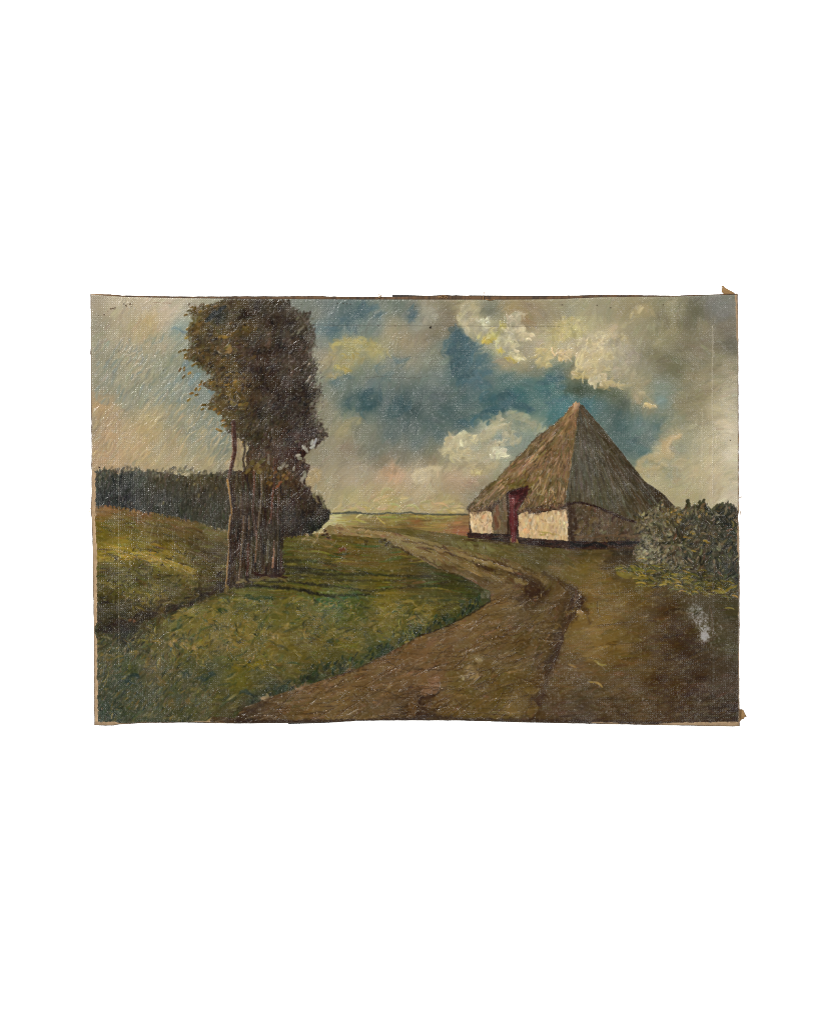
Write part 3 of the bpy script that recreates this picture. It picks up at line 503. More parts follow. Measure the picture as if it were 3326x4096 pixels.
dabs(E(1640, 640, 1580, 620, 1500, 600), 40, 8, -35, (72, 54, 34), alpha=0.5, h=0.15, lab=ROAD)
stroke(*E(1672, 750)[0], 10, 3, 90, (150, 130, 90), 0.9)
# the deep rut on the right
line(F(300, 600, 400, 640, 500, 690, 590, 780), 12, (60, 46, 32), 0.7, soft=4.5, wob=12, h=-0.2)
line(F(560, 850, 500, 920, 450, 970, 420, 1060, 395, 1180, 330, 1320, 280, 1450, 250, 1500), 11, (64, 47, 32), 0.7, soft=5, wob=16, h=-0.25)
line(F(600, 880, 615, 920, 622, 945), 5, (66, 50, 36), 0.5, soft=2.5, wob=8)
line(F(540, 790, 600, 860), 13, (60, 44, 32), 0.6, soft=4, wob=8)
dabs(F(500, 860, 540, 885, 480, 870, 560, 870, 390, 965), 24, 7, 10, (122, 100, 50), h=0.5, alpha=0.6, lab=YARD)
dabs(F(545, 865, 560, 880), 12, 8, -40, (150, 122, 84), h=0.6, lab=YARD)
dabs(F(240, 1530, 280, 1500, 230, 1480, 300, 1440), 30, 16, 60, (64, 45, 26), alpha=0.55, h=0.1, lab=ROAD)
dabs(F(110, 1540, 150, 1450, 180, 1400, 130, 1500, 170, 1540), 60, 24, 70, (112, 90, 46), alpha=0.6, h=0.1, lab=ROAD, thk=0.3)
# stones, puddle glints and scratches in the foreground
fs = E(960, 1310, 975, 1370, 960, 1420, 900, 1450, 830, 1440, 850, 1400, 900, 1380, 880, 1330)
fill(region(fs, 2, 2), (114, 86, 60), ROAD, 0.5, 0.8)
dabs(E(930, 1350, 945, 1390, 900, 1420, 950, 1330), 26, 12, 40, (126, 94, 66), h=0.6, alpha=0.8, lab=ROAD)
line(E(820, 1450, 870, 1460, 940, 1440, 960, 1420), 6, (48, 36, 26), 0.85, soft=1.5, wob=5)
dabs(E(840, 1480, 900, 1470, 850, 1520, 800, 1540, 860, 1560, 820, 1510), 34, 14, 60, (66, 49, 36), alpha=0.6, h=0.2, lab=ROAD)
dabs(E(780, 1540, 790, 1500), 50, 12, 80, (96, 70, 40), alpha=0.7, lab=ROAD)
dabs(E(1240, 1190, 1230, 1180, 1250, 1210), 22, 14, 5, (138, 118, 78), h=0.4, alpha=0.75, lab=ROAD)
dabs(E(1160, 1260, 1190, 1250, 1180, 1300, 1210, 1310), 30, 12, 15, (136, 114, 72), h=0.4, alpha=0.6, lab=ROAD)
dabs(E(1130, 1325), 11, 9, 0, (158, 140, 96), h=0.5, lab=ROAD)
dabs(E(900, 1090, 940, 1060, 920, 1070, 650, 1150, 500, 1220, 350, 1270), 28, 9, 45, (118, 88, 60), h=0.5, alpha=0.55, lab=ROAD)
dabs(D(1230, 1465, 1260, 1460, 1280, 1470), 20, 9, 12, (158, 134, 98), h=0.6, alpha=0.85, lab=ROAD)
dabs(E(20, 1395, 80, 1385, 200, 1375), 40, 9, 5, (132, 100, 70), h=0.5, alpha=0.7, lab=ROAD)
for i in range(620):
    ys_, xs_ = np.nonzero(roadm & (PY > 800)) if i == 0 else (ys_, xs_)
    j = rng.integers(len(ys_)); x = xs_[j] * RES; y = ys_[j] * RES + OY
    a = math.radians(rng.normal(14, 18)); l = rng.uniform(8, 34)
    p = [(x - l * math.cos(a), y + l * math.sin(a)), (x, y - rng.normal(0, 2)), (x + l * math.cos(a), y - l * math.sin(a))]
    if rng.random() < 0.6: line(p, rng.uniform(0.8, 2.8), (62, 46, 30), 0.55, soft=0.8, wob=5, h=-0.25, mask=roadm)
    else: line(p, rng.uniform(0.8, 2.2), (136, 112, 74), 0.45, soft=0.8, wob=5, h=0.6, mask=roadm)
for pts in (E(330, 1530, 400, 1490, 470, 1430), E(500, 1535, 550, 1495), E(580, 1430, 620, 1480), E(420, 1390, 560, 1310, 720, 1220), E(60, 1510, 120, 1460)):
    line(pts, 1.6, (62, 44, 28), 0.75, soft=0.7, wob=3, h=-0.2)
    line([(x + 1.6, y + 1.6) for x, y in pts], 1.2, (150, 122, 86), 0.6, soft=0.7, wob=3, h=0.5)
line([(400, 1150), (520, 1151), (700, 1149), (860, 1146)], 9, (54, 40, 32), 0.75, soft=2.5, wob=8)
line([(840, 1148), (900, 1136), (1010, 1146), (1180, 1148), (1450, 1156), (1700, 1160)], 10, (52, 40, 34), 0.7, soft=4, wob=10)
line(D(1060, 1600, 1200, 1530, 1290, 1460), 10, (56, 42, 30), 0.6, soft=3, wob=10)
line(E(1310, 730, 1320, 790, 1200, 870, 1000, 975, 830, 1030), 4, (44, 36, 24), 0.75, soft=1.2, wob=5)
line(E(830, 1030, 700, 1110, 560, 1180, 400, 1260, 200, 1330), 4, (56, 42, 32), 0.6, soft=1.5, wob=10)
dabs(E(150, 320, 180, 290, 190, 330, 250, 310, 60, 325, 110, 330), 14, 8, 20, (144, 118, 72), h=1.0, lab=ROAD, k=0.12)
dabs(E(170, 300, 185, 325, 200, 345, 160, 330), 12, 6, 10, (58, 42, 26), h=0.5, lab=ROAD)
dabs(E(320, 300, 260, 270, 400, 300, 480, 310, 540, 320), 30, 7, -8, (148, 122, 78), h=0.6, alpha=0.8, lab=ROAD)
dabs(E(1285, 730, 1300, 750, 1270, 760), 22, 9, -50, (96, 92, 66), alpha=0.7, lab=MEADOW)

CLOUD = False
# ------------------------------------------------------------------ far wood, dark shrubs, the tall trees
fo = A(70, 1310, 130, 1300, 180, 1305, 230, 1330, 260, 1312, 330, 1310, 360, 1285, 400, 1320, 470, 1310, 560, 1320, 640, 1335, 700, 1345, 760, 1330, 850, 1335, 950, 1330, 1000, 1300, 1020, 1300, 1020, 1700, 980, 1720) + D(800, 240, 620, 200, 400, 160, 200, 125, 70, 125)
forestm = region(fo, 4, 6)
FON = [(40,520,64,66,60),(40,560,50,53,53),(100,520,52,54,52),(140,505,66,70,64),(100,570,46,48,50),(200,520,66,62,50),(200,570,52,52,48),(300,515,74,66,48),(300,560,58,54,46),(340,600,60,60,52),(380,560,62,56,44),(250,600,52,54,48)]
fof = field(FON, 1.5, 10) * np.array((1.05, 1.04, 1.0), np.float32)
fill(forestm, fof, FOREST, 0, 0.25)
scatter(1000, forestm, fof, (10, 26), (3, 7), (60, 110), (0.5, 0.95), 0.14, 0.04, 0.4, 0.5, FOREST, thk=0.3, clip=False, bend=0.06)
dabs(A(130, 1305, 180, 1312, 300, 1315, 370, 1300, 350, 1290, 560, 1325, 500, 1345, 640, 1340, 720, 1350, 760, 1360, 850, 1345, 900, 1340, 940, 1352, 980, 1340), 12, 7, 30, (92, 88, 66), k=0.14, h=0.5, lab=FOREST, alpha=0.7)
dabs(A(255, 1320, 250, 1350, 245, 1400, 320, 1330), 20, 8, 80, (38, 42, 42), h=0.2, lab=FOREST, alpha=0.8)
dabs(A(760, 1400, 790, 1480, 910, 1430, 545, 1530, 640, 1370, 870, 1480), 11, 5, 70, (112, 100, 62), h=0.6, lab=FOREST, alpha=0.7)
for i in range(230):     # feathery top of the wood
    x = rng.uniform(75, 1000); y = 1318 + 14 * math.sin(x / 60) + rng.normal(0, 16)
    p = A(x, y)[0]
    stroke(p[0], p[1], rng.uniform(7, 16), rng.uniform(4, 8), rng.normal(70, 30), jit([(96, 92, 74), (78, 74, 60), (112, 104, 84), (58, 56, 50)][rng.integers(4)], 0.1), 0.5, 0.1, 0.5, 0.5, -1, None, 0.6)
for i in range(46):
    x = rng.uniform(240, 860); y = 1500 + (x - 240) * 0.13 + rng.uniform(-10, 50)
    p = A(x, y)[0]
    stroke(p[0], p[1], rng.uniform(8, 18), 2, rng.normal(75, 10), jit((104, 96, 78), 0.12), 0.45, 0.05, 0.5, 0.5, lab=FOREST)

mass = A(1020, 1300, 1110, 1310, 1150, 1080, 1000, 1040, 1100, 960, 1250, 900, 1500, 900, 1630, 1000, 1680, 1060, 1640, 1110, 1600, 1145, 1530, 1185, 1500, 1240, 1570, 1262, 1540, 1340, 1530, 1400, 1600, 1480, 1650, 1510, 1690, 1580, 1700, 1640, 1640, 1700) + D(1560, 320, 1380, 340, 1370, 600, 1350, 630, 1200, 640, 1060, 690, 980, 690, 1010, 300, 1010, 100)
massm = region(mass, 6, 6)
MSN = [(450,420,70,60,48),(520,420,66,52,44),(560,400,64,50,44),(600,400,58,46,40),(500,460,72,58,46),(550,450,60,46,40),(470,490,84,72,46),(520,510,78,66,44),(560,480,64,52,44),(420,540,66,58,48),(480,560,60,52,44),(560,560,60,50,42),(600,600,58,52,44),(560,620,52,48,42),(600,640,44,50,42),(550,650,52,48,42),(420,620,58,52,46),(480,640,56,50,44),(400,700,60,50,44),(450,720,64,60,44),(500,700,62,60,44),(420,760,66,58,46),(500,760,56,46,38),(480,680,60,58,46)]
msf = field(MSN, 1.5, 10) * np.array((0.95, 0.88, 0.80), np.float32)
gap = region(A(1042, 1085, 1085, 1075, 1108, 1090, 1095, 1180, 1105, 1260, 1060, 1312, 1030, 1310, 1040, 1250, 1048, 1180), 3, 3)
fill(massm & ~gap, msf, TREES, 0, 0.3)
scatter(2600, massm & ~gap, msf, (10, 26), (4, 8), lambda x, y: rng.normal(70, 22), (0.5, 0.95), 0.16, 0.05, 0.45, 0.5, TREES, thk=0.35, clip=False, bend=0.1)
stk = massm & (PX > 395) & (PX < 515) & (PY > 500)
scatter(700, stk, msf, (24, 60), (3, 6), (82, 98), (0.4, 0.8), 0.18, 0.06, 0.35, 0.5, TREES, thk=0.35, bend=0.02, pal=[(70, 62, 44), (48, 40, 33), (66, 52, 40), (58, 54, 40)], pp=0.35)
fill(gap, (148, 132, 98), SKY, 0, 0.2)
scatter(60, gap, (146, 130, 98), (14, 30), (5, 9), (60, 95), (0.5, 0.9), 0.08, 0.03, 0.3, 0.4, SKY)

crown = A(980, 118, 1420, 118, 1440, 190, 1500, 215, 1570, 215, 1530, 270, 1575, 330, 1590, 400, 1570, 480, 1590, 560, 1600, 640, 1590, 700, 1640, 770, 1585, 850, 1600, 950, 1640, 1000, 1680, 1060, 1600, 1130, 1300, 1150, 1110, 1120, 1040, 1040, 1000, 1040, 960, 940, 900, 870, 850, 860, 890, 790, 920, 755, 850, 735, 830, 700, 890, 650, 840, 620, 790, 570, 740, 550, 700, 520, 740, 460, 720, 400, 700, 370, 740, 300, 760, 250, 730, 200, 760, 165, 880, 150)
crownm = region(crown, 6, 10)
CRN = [(400,60,78,68,52),(450,55,70,62,48),(520,55,70,62,52),(340,70,92,80,54),(350,90,36,42,40),(320,80,96,84,54),(420,90,60,54,44),(500,100,60,50,42),(560,90,64,56,48),(300,120,94,80,48),(360,130,92,78,42),(430,120,86,72,42),(500,140,70,62,54),(560,130,72,66,58),(300,170,92,78,44),(360,170,84,72,50),(410,180,70,58,52),(470,160,70,60,52),(530,170,62,50,44),(580,160,72,60,50),
 (320,215,92,78,48),(380,220,90,76,46),(430,210,64,50,44),(480,220,58,44,38),(540,220,66,56,50),(590,230,66,58,50),(340,260,100,84,44),(390,260,104,86,38),(420,260,84,68,40),(470,270,62,52,46),(530,270,64,56,52),(580,280,62,54,48),(350,300,94,80,44),(400,300,88,74,40),(440,310,66,54,42),(500,320,60,48,42),(560,300,56,48,42),(600,290,50,46,40),
 (380,340,80,70,46),(420,350,70,62,42),(470,350,52,50,38),(540,350,60,52,46),(590,360,62,52,46),(400,380,74,64,42),(450,390,62,56,42),(500,400,66,54,46),(560,400,60,46,40),(610,400,56,44,40),(630,400,56,44,38)]
crf = field(CRN, 1.5, 8) * np.array((0.92, 0.89, 0.82), np.float32)
crf = crf * (1 + 0.75 * (fbm(PX / 30, PY / 24, 15, 3) - 0.5))[..., None]
fill(crownm, crf, TREES, 0, 0.25)
scatter(3000, crownm, crf, (10, 26), (5, 11), lambda x, y: rng.normal(55 if x > 420 else 20, 30), (0.35, 0.8), 0.13, 0.04, 0.45, 0.55, TREES, thk=0.35, clip=False, bend=0.12)
low = crownm & (PX > 415) & (PY > 120)
scatter(700, low, crf, (8, 20), (2.5, 6), (40, 78), (0.35, 0.7), 0.16, 0.05, 0.7, 0.6, TREES, thk=0.4, pal=[(78, 70, 62), (30, 26, 22), (84, 76, 68), (40, 40, 32), (54, 40, 40)], pp=0.5)
# ochre leaves
leaf = A(1120, 310, 1080, 335, 1180, 320, 1050, 340, 960, 375, 1000, 370, 760, 320, 740, 290, 880, 380, 820, 350, 900, 330, 780, 400, 860, 430, 800, 470, 960, 430, 1140, 530, 1170, 520, 900, 600, 950, 600, 870, 690, 910, 690, 960, 690, 1000, 720, 1040, 700, 1030, 760, 1100, 740, 940, 760, 900, 830, 1000, 640, 1060, 650, 1090, 640, 830, 545, 880, 560, 850, 520, 960, 540, 1010, 560, 990, 640, 930, 720, 1070, 760, 980, 800, 880, 850, 960, 850, 1020, 900, 1080, 860)
dabs(leaf, 18, 9, 25, (90, 73, 36), k=0.14, h=0.6, lab=TREES, alpha=0.65, thk=0.5)
dabs(A(985, 375, 1000, 365, 960, 380), 24, 9, 5, (128, 102, 36), h=0.6, lab=TREES, alpha=0.75)
dabs(A(990, 450, 1000, 470), 26, 15, 60, (126, 106, 58), h=0.5, lab=TREES, alpha=0.8)
dabs(A(1030, 840, 1080, 850, 1020, 830, 1110, 845), 18, 9, 10, (130, 110, 48), h=0.6, lab=TREES, alpha=0.85)
dabs(A(890, 690, 870, 700, 985, 710, 1010, 740, 1040, 690, 940, 780, 900, 720), 14, 8, 20, (122, 94, 36), k=0.12, h=0.7, lab=TREES)
for i in range(230):
    x, y = A(rng.uniform(720, 1130), rng.uniform(280, 900))[0]
    if crownm[int((y - OY) / RES), int(x / RES)]:
        stroke(x, y, rng.uniform(9, 16), rng.uniform(4, 8), rng.normal(25, 40), jit((88, 71, 38) if rng.random() < 0.55 else (48, 42, 32), 0.14), 0.75, 0.1, 0.6, 0.5, TREES)
lf = [(660,480,30),(690,470,20),(720,470,30),(700,500,35),(750,575,35),(770,565,15),(660,605,60),(690,600,80),(725,630,40),(685,655,50),(700,520,30),(740,770,15),(775,780,20),(770,740,60),(795,740,50),(720,815,45),(815,880,30),(840,850,20),(865,870,60),(930,910,50),(955,990,50),(940,1030,-20),(920,1020,-30),(975,1000,40),(705,385,25),(740,320,35),(715,320,35),(780,560,20),(830,700,40),(860,680,30),(800,710,40),(810,690,50),(870,840,30),(820,850,10),(900,880,30),(960,960,40),(720,195,10),(700,225,15),(740,170,10),(850,160,15),(905,165,20),(760,180,30),(800,200,30)]
for x, y, a in lf:
    p = A(x, y)[0]
    stroke(p[0], p[1], 13, 7, a, jit((104, 82, 34), 0.14), 0.95, 0.06, 0.9, 0.4, TREES, None, 0.22, 0.8)
dabs(A(790, 745, 770, 785, 730, 770, 730, 632), 8, 4, 30, (140, 108, 46), h=0.9, lab=TREES)
dabs(A(880, 240, 910, 210, 860, 255, 940, 190, 960, 175, 890, 220), 22, 12, 35, (32, 40, 42), h=0.15, lab=TREES, alpha=0.85, thk=0.1)
for i in range(170):
    t = rng.random() * 9; q = A(1500, 215, 1545, 290, 1575, 400, 1585, 560, 1595, 700, 1620, 770, 1590, 850, 1610, 950, 1650, 1050, 1560, 1150); i0 = int(t); f = t - i0
    x = q[i0][0] * (1 - f) + q[i0 + 1][0] * f + rng.normal(0, 9); y = q[i0][1] * (1 - f) + q[i0 + 1][1] * f + rng.normal(0, 6)
    stroke(x, y, rng.uniform(8, 18), rng.uniform(4, 8), rng.normal(45, 30), jit([(96, 90, 78), (70, 62, 54), (118, 112, 98), (84, 78, 66)][rng.integers(4)], 0.1), 0.5, 0.1, 0.5, 0.5, -1, None, 0.5)
for i in range(420):
    x, y = A(rng.uniform(760, 1600), rng.uniform(130, 1100))[0]
    if not crownm[int((y - OY) / RES), int(x / RES)]: continue
    stroke(x, y, rng.uniform(14, 34), rng.uniform(8, 16), rng.normal(60, 25), jit([(74, 64, 48), (56, 44, 38), (80, 70, 46), (46, 40, 32), (66, 60, 50)][rng.integers(5)], 0.08), 0.28, 0.1, 0.2, 0.4, TREES, None, 0.7)
def shrink(m, n):
    for _ in range(n):
        m = m & np.roll(m, 1, 0) & np.roll(m, -1, 0) & np.roll(m, 1, 1) & np.roll(m, -1, 1)
    return m
rim = (crownm & ~shrink(crownm, 8)) & (PY > 60) & (PY < 420)
ys_, xs_ = np.nonzero(rim)
for j in rng.integers(0, len(ys_), 520):      # the sky worked back in between the leaves, leaves feathered over the sky
    x = xs_[j] * RES; y = ys_[j] * RES + OY
    if rng.random() < 0.45: stroke(x, y, rng.uniform(5, 12), rng.uniform(3, 6), rng.uniform(10, 90), jit(skyf[ys_[j], xs_[j]] * 0.9, 0.05), rng.uniform(0.25, 0.6), 0.1, 0.3, 0.5, -1, None, 0.6)
    else: stroke(x + rng.normal(0, 5), y + rng.normal(0, 5), rng.uniform(6, 15), rng.uniform(4, 8), rng.uniform(10, 80), jit((88, 76, 50) if x < 420 else (80, 70, 60), 0.12), rng.uniform(0.3, 0.7), 0.1, 0.4, 0.5, -1, None, 0.6)
# pale leaves catching the light on the right
pale = A(1490, 330, 1480, 350, 1510, 310, 1530, 350, 1420, 400, 1440, 360, 1560, 400, 1545, 390, 1560, 490, 1550, 575, 1570, 565, 1540, 690, 1550, 680, 1560, 740, 1600, 730, 1480, 950, 1510, 940, 1560, 980, 1590, 970, 1560, 1000, 1630, 1010, 1620, 730, 1580, 840, 1600, 880, 1500, 750, 1520, 560)
dabs(pale, 14, 6, 45, (116, 112, 98), k=0.14, h=0.8, lab=TREES, alpha=0.6, soft=0.5)
dabs(A(1590, 1120, 1575, 1110, 1600, 1100, 1580, 1140), 17, 8, 60, (152, 152, 142), h=1.0, lab=TREES)
dabs(A(1530, 1150, 1515, 1145, 1540, 1165), 14, 8, 100, (148, 144, 130), h=1.0, lab=TREES)
dabs(A(1490, 1220, 1480, 1200), 15, 9, 5, (146, 138, 120), h=1.0, lab=TREES)
dabs(A(1380, 1260, 1370, 1280, 1400, 1275, 1350, 1290, 1450, 1295), 14, 8, 60, (136, 132, 114), h=0.8, lab=TREES, alpha=0.8)
dabs(A(1520, 1350, 1510, 1370, 1525, 1330, 1600, 1420, 1620, 1460), 18, 9, 70, (138, 134, 114), h=0.7, lab=TREES, alpha=0.75)
dabs(A(1610, 1510, 1640, 1500, 1650, 1530, 1590, 1480, 1660, 1550, 1630, 1470), 18, 8, 120, (112, 106, 76), h=0.7, lab=TREES, alpha=0.75)
dabs(A(1665, 1075, 1560, 655, 1555, 565), 9, 4, 70, (176, 158, 132), h=0.9, lab=TREES)
dabs(A(1160, 1250, 1200, 1270, 1180, 1290, 1230, 1240, 1210, 1310, 1130, 1310), 20, 12, 50, (104, 90, 50), k=0.1, h=0.5, lab=TREES, alpha=0.75)
dabs(A(1290, 1350, 1340, 1350, 1370, 1380, 1400, 1360, 1270, 1390, 1290, 1400, 1380, 1340, 1320, 1320), 14, 8, 30, (112, 84, 44), k=0.12, h=0.6, lab=TREES, alpha=0.8)
dabs(A(1345, 1410, 1330, 1420, 1355, 1390), 13, 7, 45, (142, 86, 54), h=0.6, lab=TREES, alpha=0.8)
dabs(A(1095, 1105, 1100, 1090), 9, 5, 70, (172, 136, 44), h=0.8, lab=TREES)
# trunks: every stem keeps a number of its own
TRUNKS = (102, 102, 103, 103, 104, 104, 105, 106, 107, 108, 109, 109, 109, 110, 111, 112, 113, 114)
line(A(1030, 970, 1040, 1080, 1042, 1180, 1018, 1270, 1000, 1340), 11, (70, 46, 40), 0.95, 100, 0.4, 1.2, 4, 9)
line(A(1022, 980, 1024, 1100, 1028, 1180, 1005, 1290, 992, 1370), 3, (120, 78, 58), 0.75, 100, 0.5, 0.9, 4)
line(A(995, 1340, 990, 1380), 7, (86, 66, 44), 0.8, 100, 0.3, 1.2, 3)
line(A(990, 1370, 1000, 1440, 1018, 1560, 1022, 1640) + D(1012, 200, 995, 330, 1002, 400, 998, 470, 990, 540, 988, 600, 978, 690), 5.5, (146, 112, 62), 0.95, 100, 0.6, 0.9, 3, 4)
line(A(1004, 1370, 1018, 1480, 1030, 1600) + D(1024, 200, 1006, 330, 1010, 450, 1002, 600, 990, 700), 6, (52, 40, 34), 0.75, 100, 0.1, 1.5, 3, 9)
line(A(1100, 1080, 1110, 1160, 1098, 1240, 1108, 1310), 6, (60, 50, 40), 0.85, 101, 0.3, 1.2, 4)
for it, (pts, w, c) in enumerate(((A(1175, 1310, 1175, 1400, 1170, 1480), 4.5, (120, 74, 58)), (A(1170, 1480, 1165, 1600) + D(1170, 200, 1190, 350), 4.5, (92, 58, 48)), (A(1225, 1340, 1228, 1420, 1222, 1500, 1215, 1600) + D(1210, 170, 1200, 280), 3.2, (142, 118, 86)), (D(1192, 300, 1193, 370, 1186, 450, 1180, 520), 3.6, (142, 98, 68)),
                  (A(1310, 1220, 1312, 1300), 3.5, (100, 68, 56)), (A(1305, 1430, 1300, 1530, 1290, 1640) + D(1275, 250), 4, (116, 70, 54)), (D(1102, 200, 1098, 300, 1085, 420, 1078, 560, 1070, 640), 3.6, (124, 96, 66)), (D(1137, 200, 1140, 290), 2.6, (134, 100, 70)), (D(1133, 390, 1131, 500, 1126, 610), 5, (96, 50, 42)), (D(1160, 350, 1155, 500, 1145, 600), 4, (80, 72, 50)),
                  (D(1313, 370, 1312, 430), 3, (140, 92, 72)), (D(1311, 425, 1313, 470, 1304, 520), 3.5, (176, 124, 92)), (D(1308, 490, 1303, 555), 5, (196, 140, 104)), (A(1330, 1430, 1345, 1500, 1335, 1600) + D(1345, 250), 3, (96, 64, 52)), (A(1275, 1200, 1278, 1260), 5, (128, 122, 102)), (D(1270, 370, 1265, 520), 4, (92, 86, 54)), (D(1240, 200, 1225, 420, 1215, 590), 4, (50, 42, 36)), (D(1350, 330, 1345, 560), 5, (52, 46, 38)))):
    line(pts, w, c, 0.55, TRUNKS[it], 0.5, 0.9, 3)
dabs(D(1210, 610, 1240, 615, 1290, 612, 1340, 610, 1370, 618, 1200, 600), 30, 8, 0, (50, 34, 26), alpha=0.75, h=0.2, lab=TREES)
dabs(D(1080, 655, 1110, 650, 1060, 660, 1090, 640), 14, 7, 10, (120, 104, 66), alpha=0.8, h=0.6, lab=MEADOW)
dabs(D(985, 690, 975, 715, 990, 705), 14, 7, 80, (110, 94, 54), alpha=0.8, h=0.5, lab=MEADOW)
dabs(D(1180, 640, 1240, 635, 1300, 640, 1370, 640), 36, 7, 0, (110, 98, 58), alpha=0.7, h=0.4, lab=MEADOW)

# far tree line on the horizon
line(B(200, 1606, 300, 1602, 340, 1592, 400, 1596, 440, 1606, 560, 1608, 600, 1598, 680, 1606, 760, 1596, 800, 1606, 980, 1612, 1160, 1612), 4.2, (66, 68, 58), 0.85, HORIZON, 0.1, 1.0, 3)
line(B(320, 1600, 420, 1600), 6, (74, 78, 68), 0.7, HORIZON, 0, 1.5, 3)

# ------------------------------------------------------------------ the thatched barn
fill(region(C(530, 840, 580, 860, 900, 1250, 1000, 1380, 1130, 1470, 1225, 1570, 1225, 1640) + F(985, 372, 500, 380) + T7(1590, 1110, 1060, 1075, 560, 1030, 560, 780, 700, 640) + B(1450, 1280), 2, 2), (66, 52, 40), SIDEWALL, 0, 0.3)
roofL = C(530, 832, 552, 845, 545, 900, 530, 1010, 512, 1130, 495, 1230, 480, 1330, 462, 1450, 450, 1535, 380, 1545, 300, 1550, 200, 1565, 120, 1592, 150, 1545, 170, 1500, 180, 1440, 170, 1425) + B(1520, 1425, 1450, 1445, 1420, 1475, 1335, 1530, 1260, 1560, 1200, 1590, 1155, 1580, 1170, 1545, 1270, 1440, 1380, 1350, 1450, 1270, 1560, 1160) + C(240, 1085, 300, 1035, 380, 980, 440, 925, 480, 865, 505, 838)
roofm = region(roofL, 2, 3)
RFN = [(1290,325,150,122,90),(1275,345,128,104,76),(1260,380,116,96,64),(1278,420,112,92,62),(1240,400,104,92,58),(1210,410,120,98,70),(1245,450,116,94,66),(1265,500,114,94,64),(1200,470,124,100,72),(1150,480,126,102,74),(1160,450,100,92,62),(1110,520,106,90,56),(1130,500,136,108,80),(1080,540,104,92,58),(1040,570,92,82,54),(1015,585,80,70,48),(1100,535,94,82,48),(1140,535,90,78,40),(1180,520,112,94,56),(1220,520,116,98,66),(1180,560,108,94,58),(1230,560,108,90,58),(1160,575,98,84,52),(1200,580,104,90,62),(1255,560,96,82,58)]
rff = field(RFN, 1.5, 7) * np.array((1.03, 0.985, 0.93), np.float32)
fill(roofm, rff, ROOF, 0.2, 0.6)
def roof_ang(x, y):
    apex = (1290, 318); a = math.degrees(math.atan2(-(y - apex[1]), (x - apex[0])))
    return a + rng.normal(0, 11)
scatter(1500, roofm, rff, (14, 36), (2.5, 5.5), roof_ang, (0.55, 0.95), 0.12, 0.04, 0.6, 0.6, ROOF, bend=0.04, thk=0.75, pal=[(148, 120, 90), (78, 64, 42), (110, 96, 52), (140, 108, 84), (92, 76, 54)], pp=0.35)
for a_, b_ in (((1130, 505), (1230, 400)), ((1110, 520), (1190, 440)), ((1120, 512), (1200, 425)), ((1020, 585), (1095, 530))):
    for i in range(10):
        t = rng.random(); x = a_[0] + (b_[0] - a_[0]) * t; y = a_[1] + (b_[1] - a_[1]) * t
        stroke(x + rng.normal(0, 4), y + rng.normal(0, 4), 34, 3, 44 + rng.normal(0, 4), jit((156, 124, 92), 0.09), 0.75, 0.02, 0.8, 0.6, ROOF, roofm)
dabs(T7(960, 510, 1050, 520, 1130, 510, 1010, 535, 1170, 520), 30, 9, 5, (98, 84, 36), h=0.4, lab=ROOF, alpha=0.75)
dabs(T7(850, 470, 800, 510, 880, 440), 26, 7, 48, (108, 98, 52), h=0.5, lab=ROOF, alpha=0.7)
dabs(C(520, 850, 530, 860, 515, 870, 540, 855), 20, 7, 65, (170, 138, 104), h=0.8, lab=ROOF)
for i in range(40):      # ragged lower straw
    x = rng.uniform(1140, 1255); y = rng.uniform(530, 585)
    stroke(x, y, rng.uniform(10, 24), 3, rng.normal(75, 18), jit((150, 134, 90) if rng.random() < 0.5 else (132, 98, 60), 0.12), 0.75, 0.05, 0.9, 0.5, ROOF, roofm)
for i in range(110):
    x = rng.uniform(1020, 1290); y = rng.uniform(330, 590)
    stroke(x, y, rng.uniform(14, 36), rng.uniform(8, 16), roof_ang(x, y) + rng.normal(0, 18), jit([(96, 80, 54), (132, 106, 78), (86, 74, 44), (118, 96, 62)][rng.integers(4)], 0.08), 0.45, 0.1, 0.5, 0.6, ROOF, roofm, 0.6)
for i in range(150):
    x = rng.uniform(1020, 1290); y = rng.uniform(330, 590)
    stroke(x, y, rng.uniform(12, 30), rng.uniform(1.5, 3.2), roof_ang(x, y), jit((70, 56, 36) if rng.random() < 0.65 else (164, 134, 100), 0.12), 0.7, 0.04, 0.3, 0.5, ROOF, roofm)
line(B(1155, 1575, 1270, 1440, 1380, 1350, 1450, 1270, 1560, 1160) + C(240, 1085, 300, 1035, 380, 980, 440, 925, 500, 845), 3, (66, 56, 38), 0.7, ROOF, 0.2, 1.2, 10)

roofR = C(552, 845, 575, 850, 610, 900, 700, 1000, 800, 1125, 900, 1250, 960, 1330, 1000, 1380, 1070, 1425, 1130, 1470, 1180, 1525, 1225, 1570, 1230, 1640, 1000, 1670, 960, 1662, 880, 1640, 780, 1590, 680, 1555, 570, 1525, 450, 1530, 462, 1450, 480, 1330, 495, 1230, 512, 1130, 530, 1010, 545, 900)
roofRm = region(roofR, 2, 2)
SRN = [(1302,330,78,70,58),(1310,380,80,76,66),(1300,440,84,82,74),(1290,500,86,86,78),(1310,490,86,90,88),(1300,550,84,82,70),(1350,400,72,66,54),(1380,450,70,64,50),(1350,450,80,76,64),(1350,500,82,78,66),(1400,510,80,74,58),(1430,500,62,56,44),(1350,550,80,80,66),(1400,570,78,76,60),(1450,570,76,68,52),(1480,560,62,54,44),(1450,600,80,74,56),(1510,580,58,52,40),(1400,480,68,62,50)]
srf = field(SRN, 1.5, 7) * np.array((0.99, 0.93, 0.83), np.float32)
fill(roofRm, srf, SIDEROOF, 0.1, 0.35)
def roofR_ang(x, y):
    return math.degrees(math.atan2(-(y - 300), (x - 1285))) + rng.normal(0, 6)
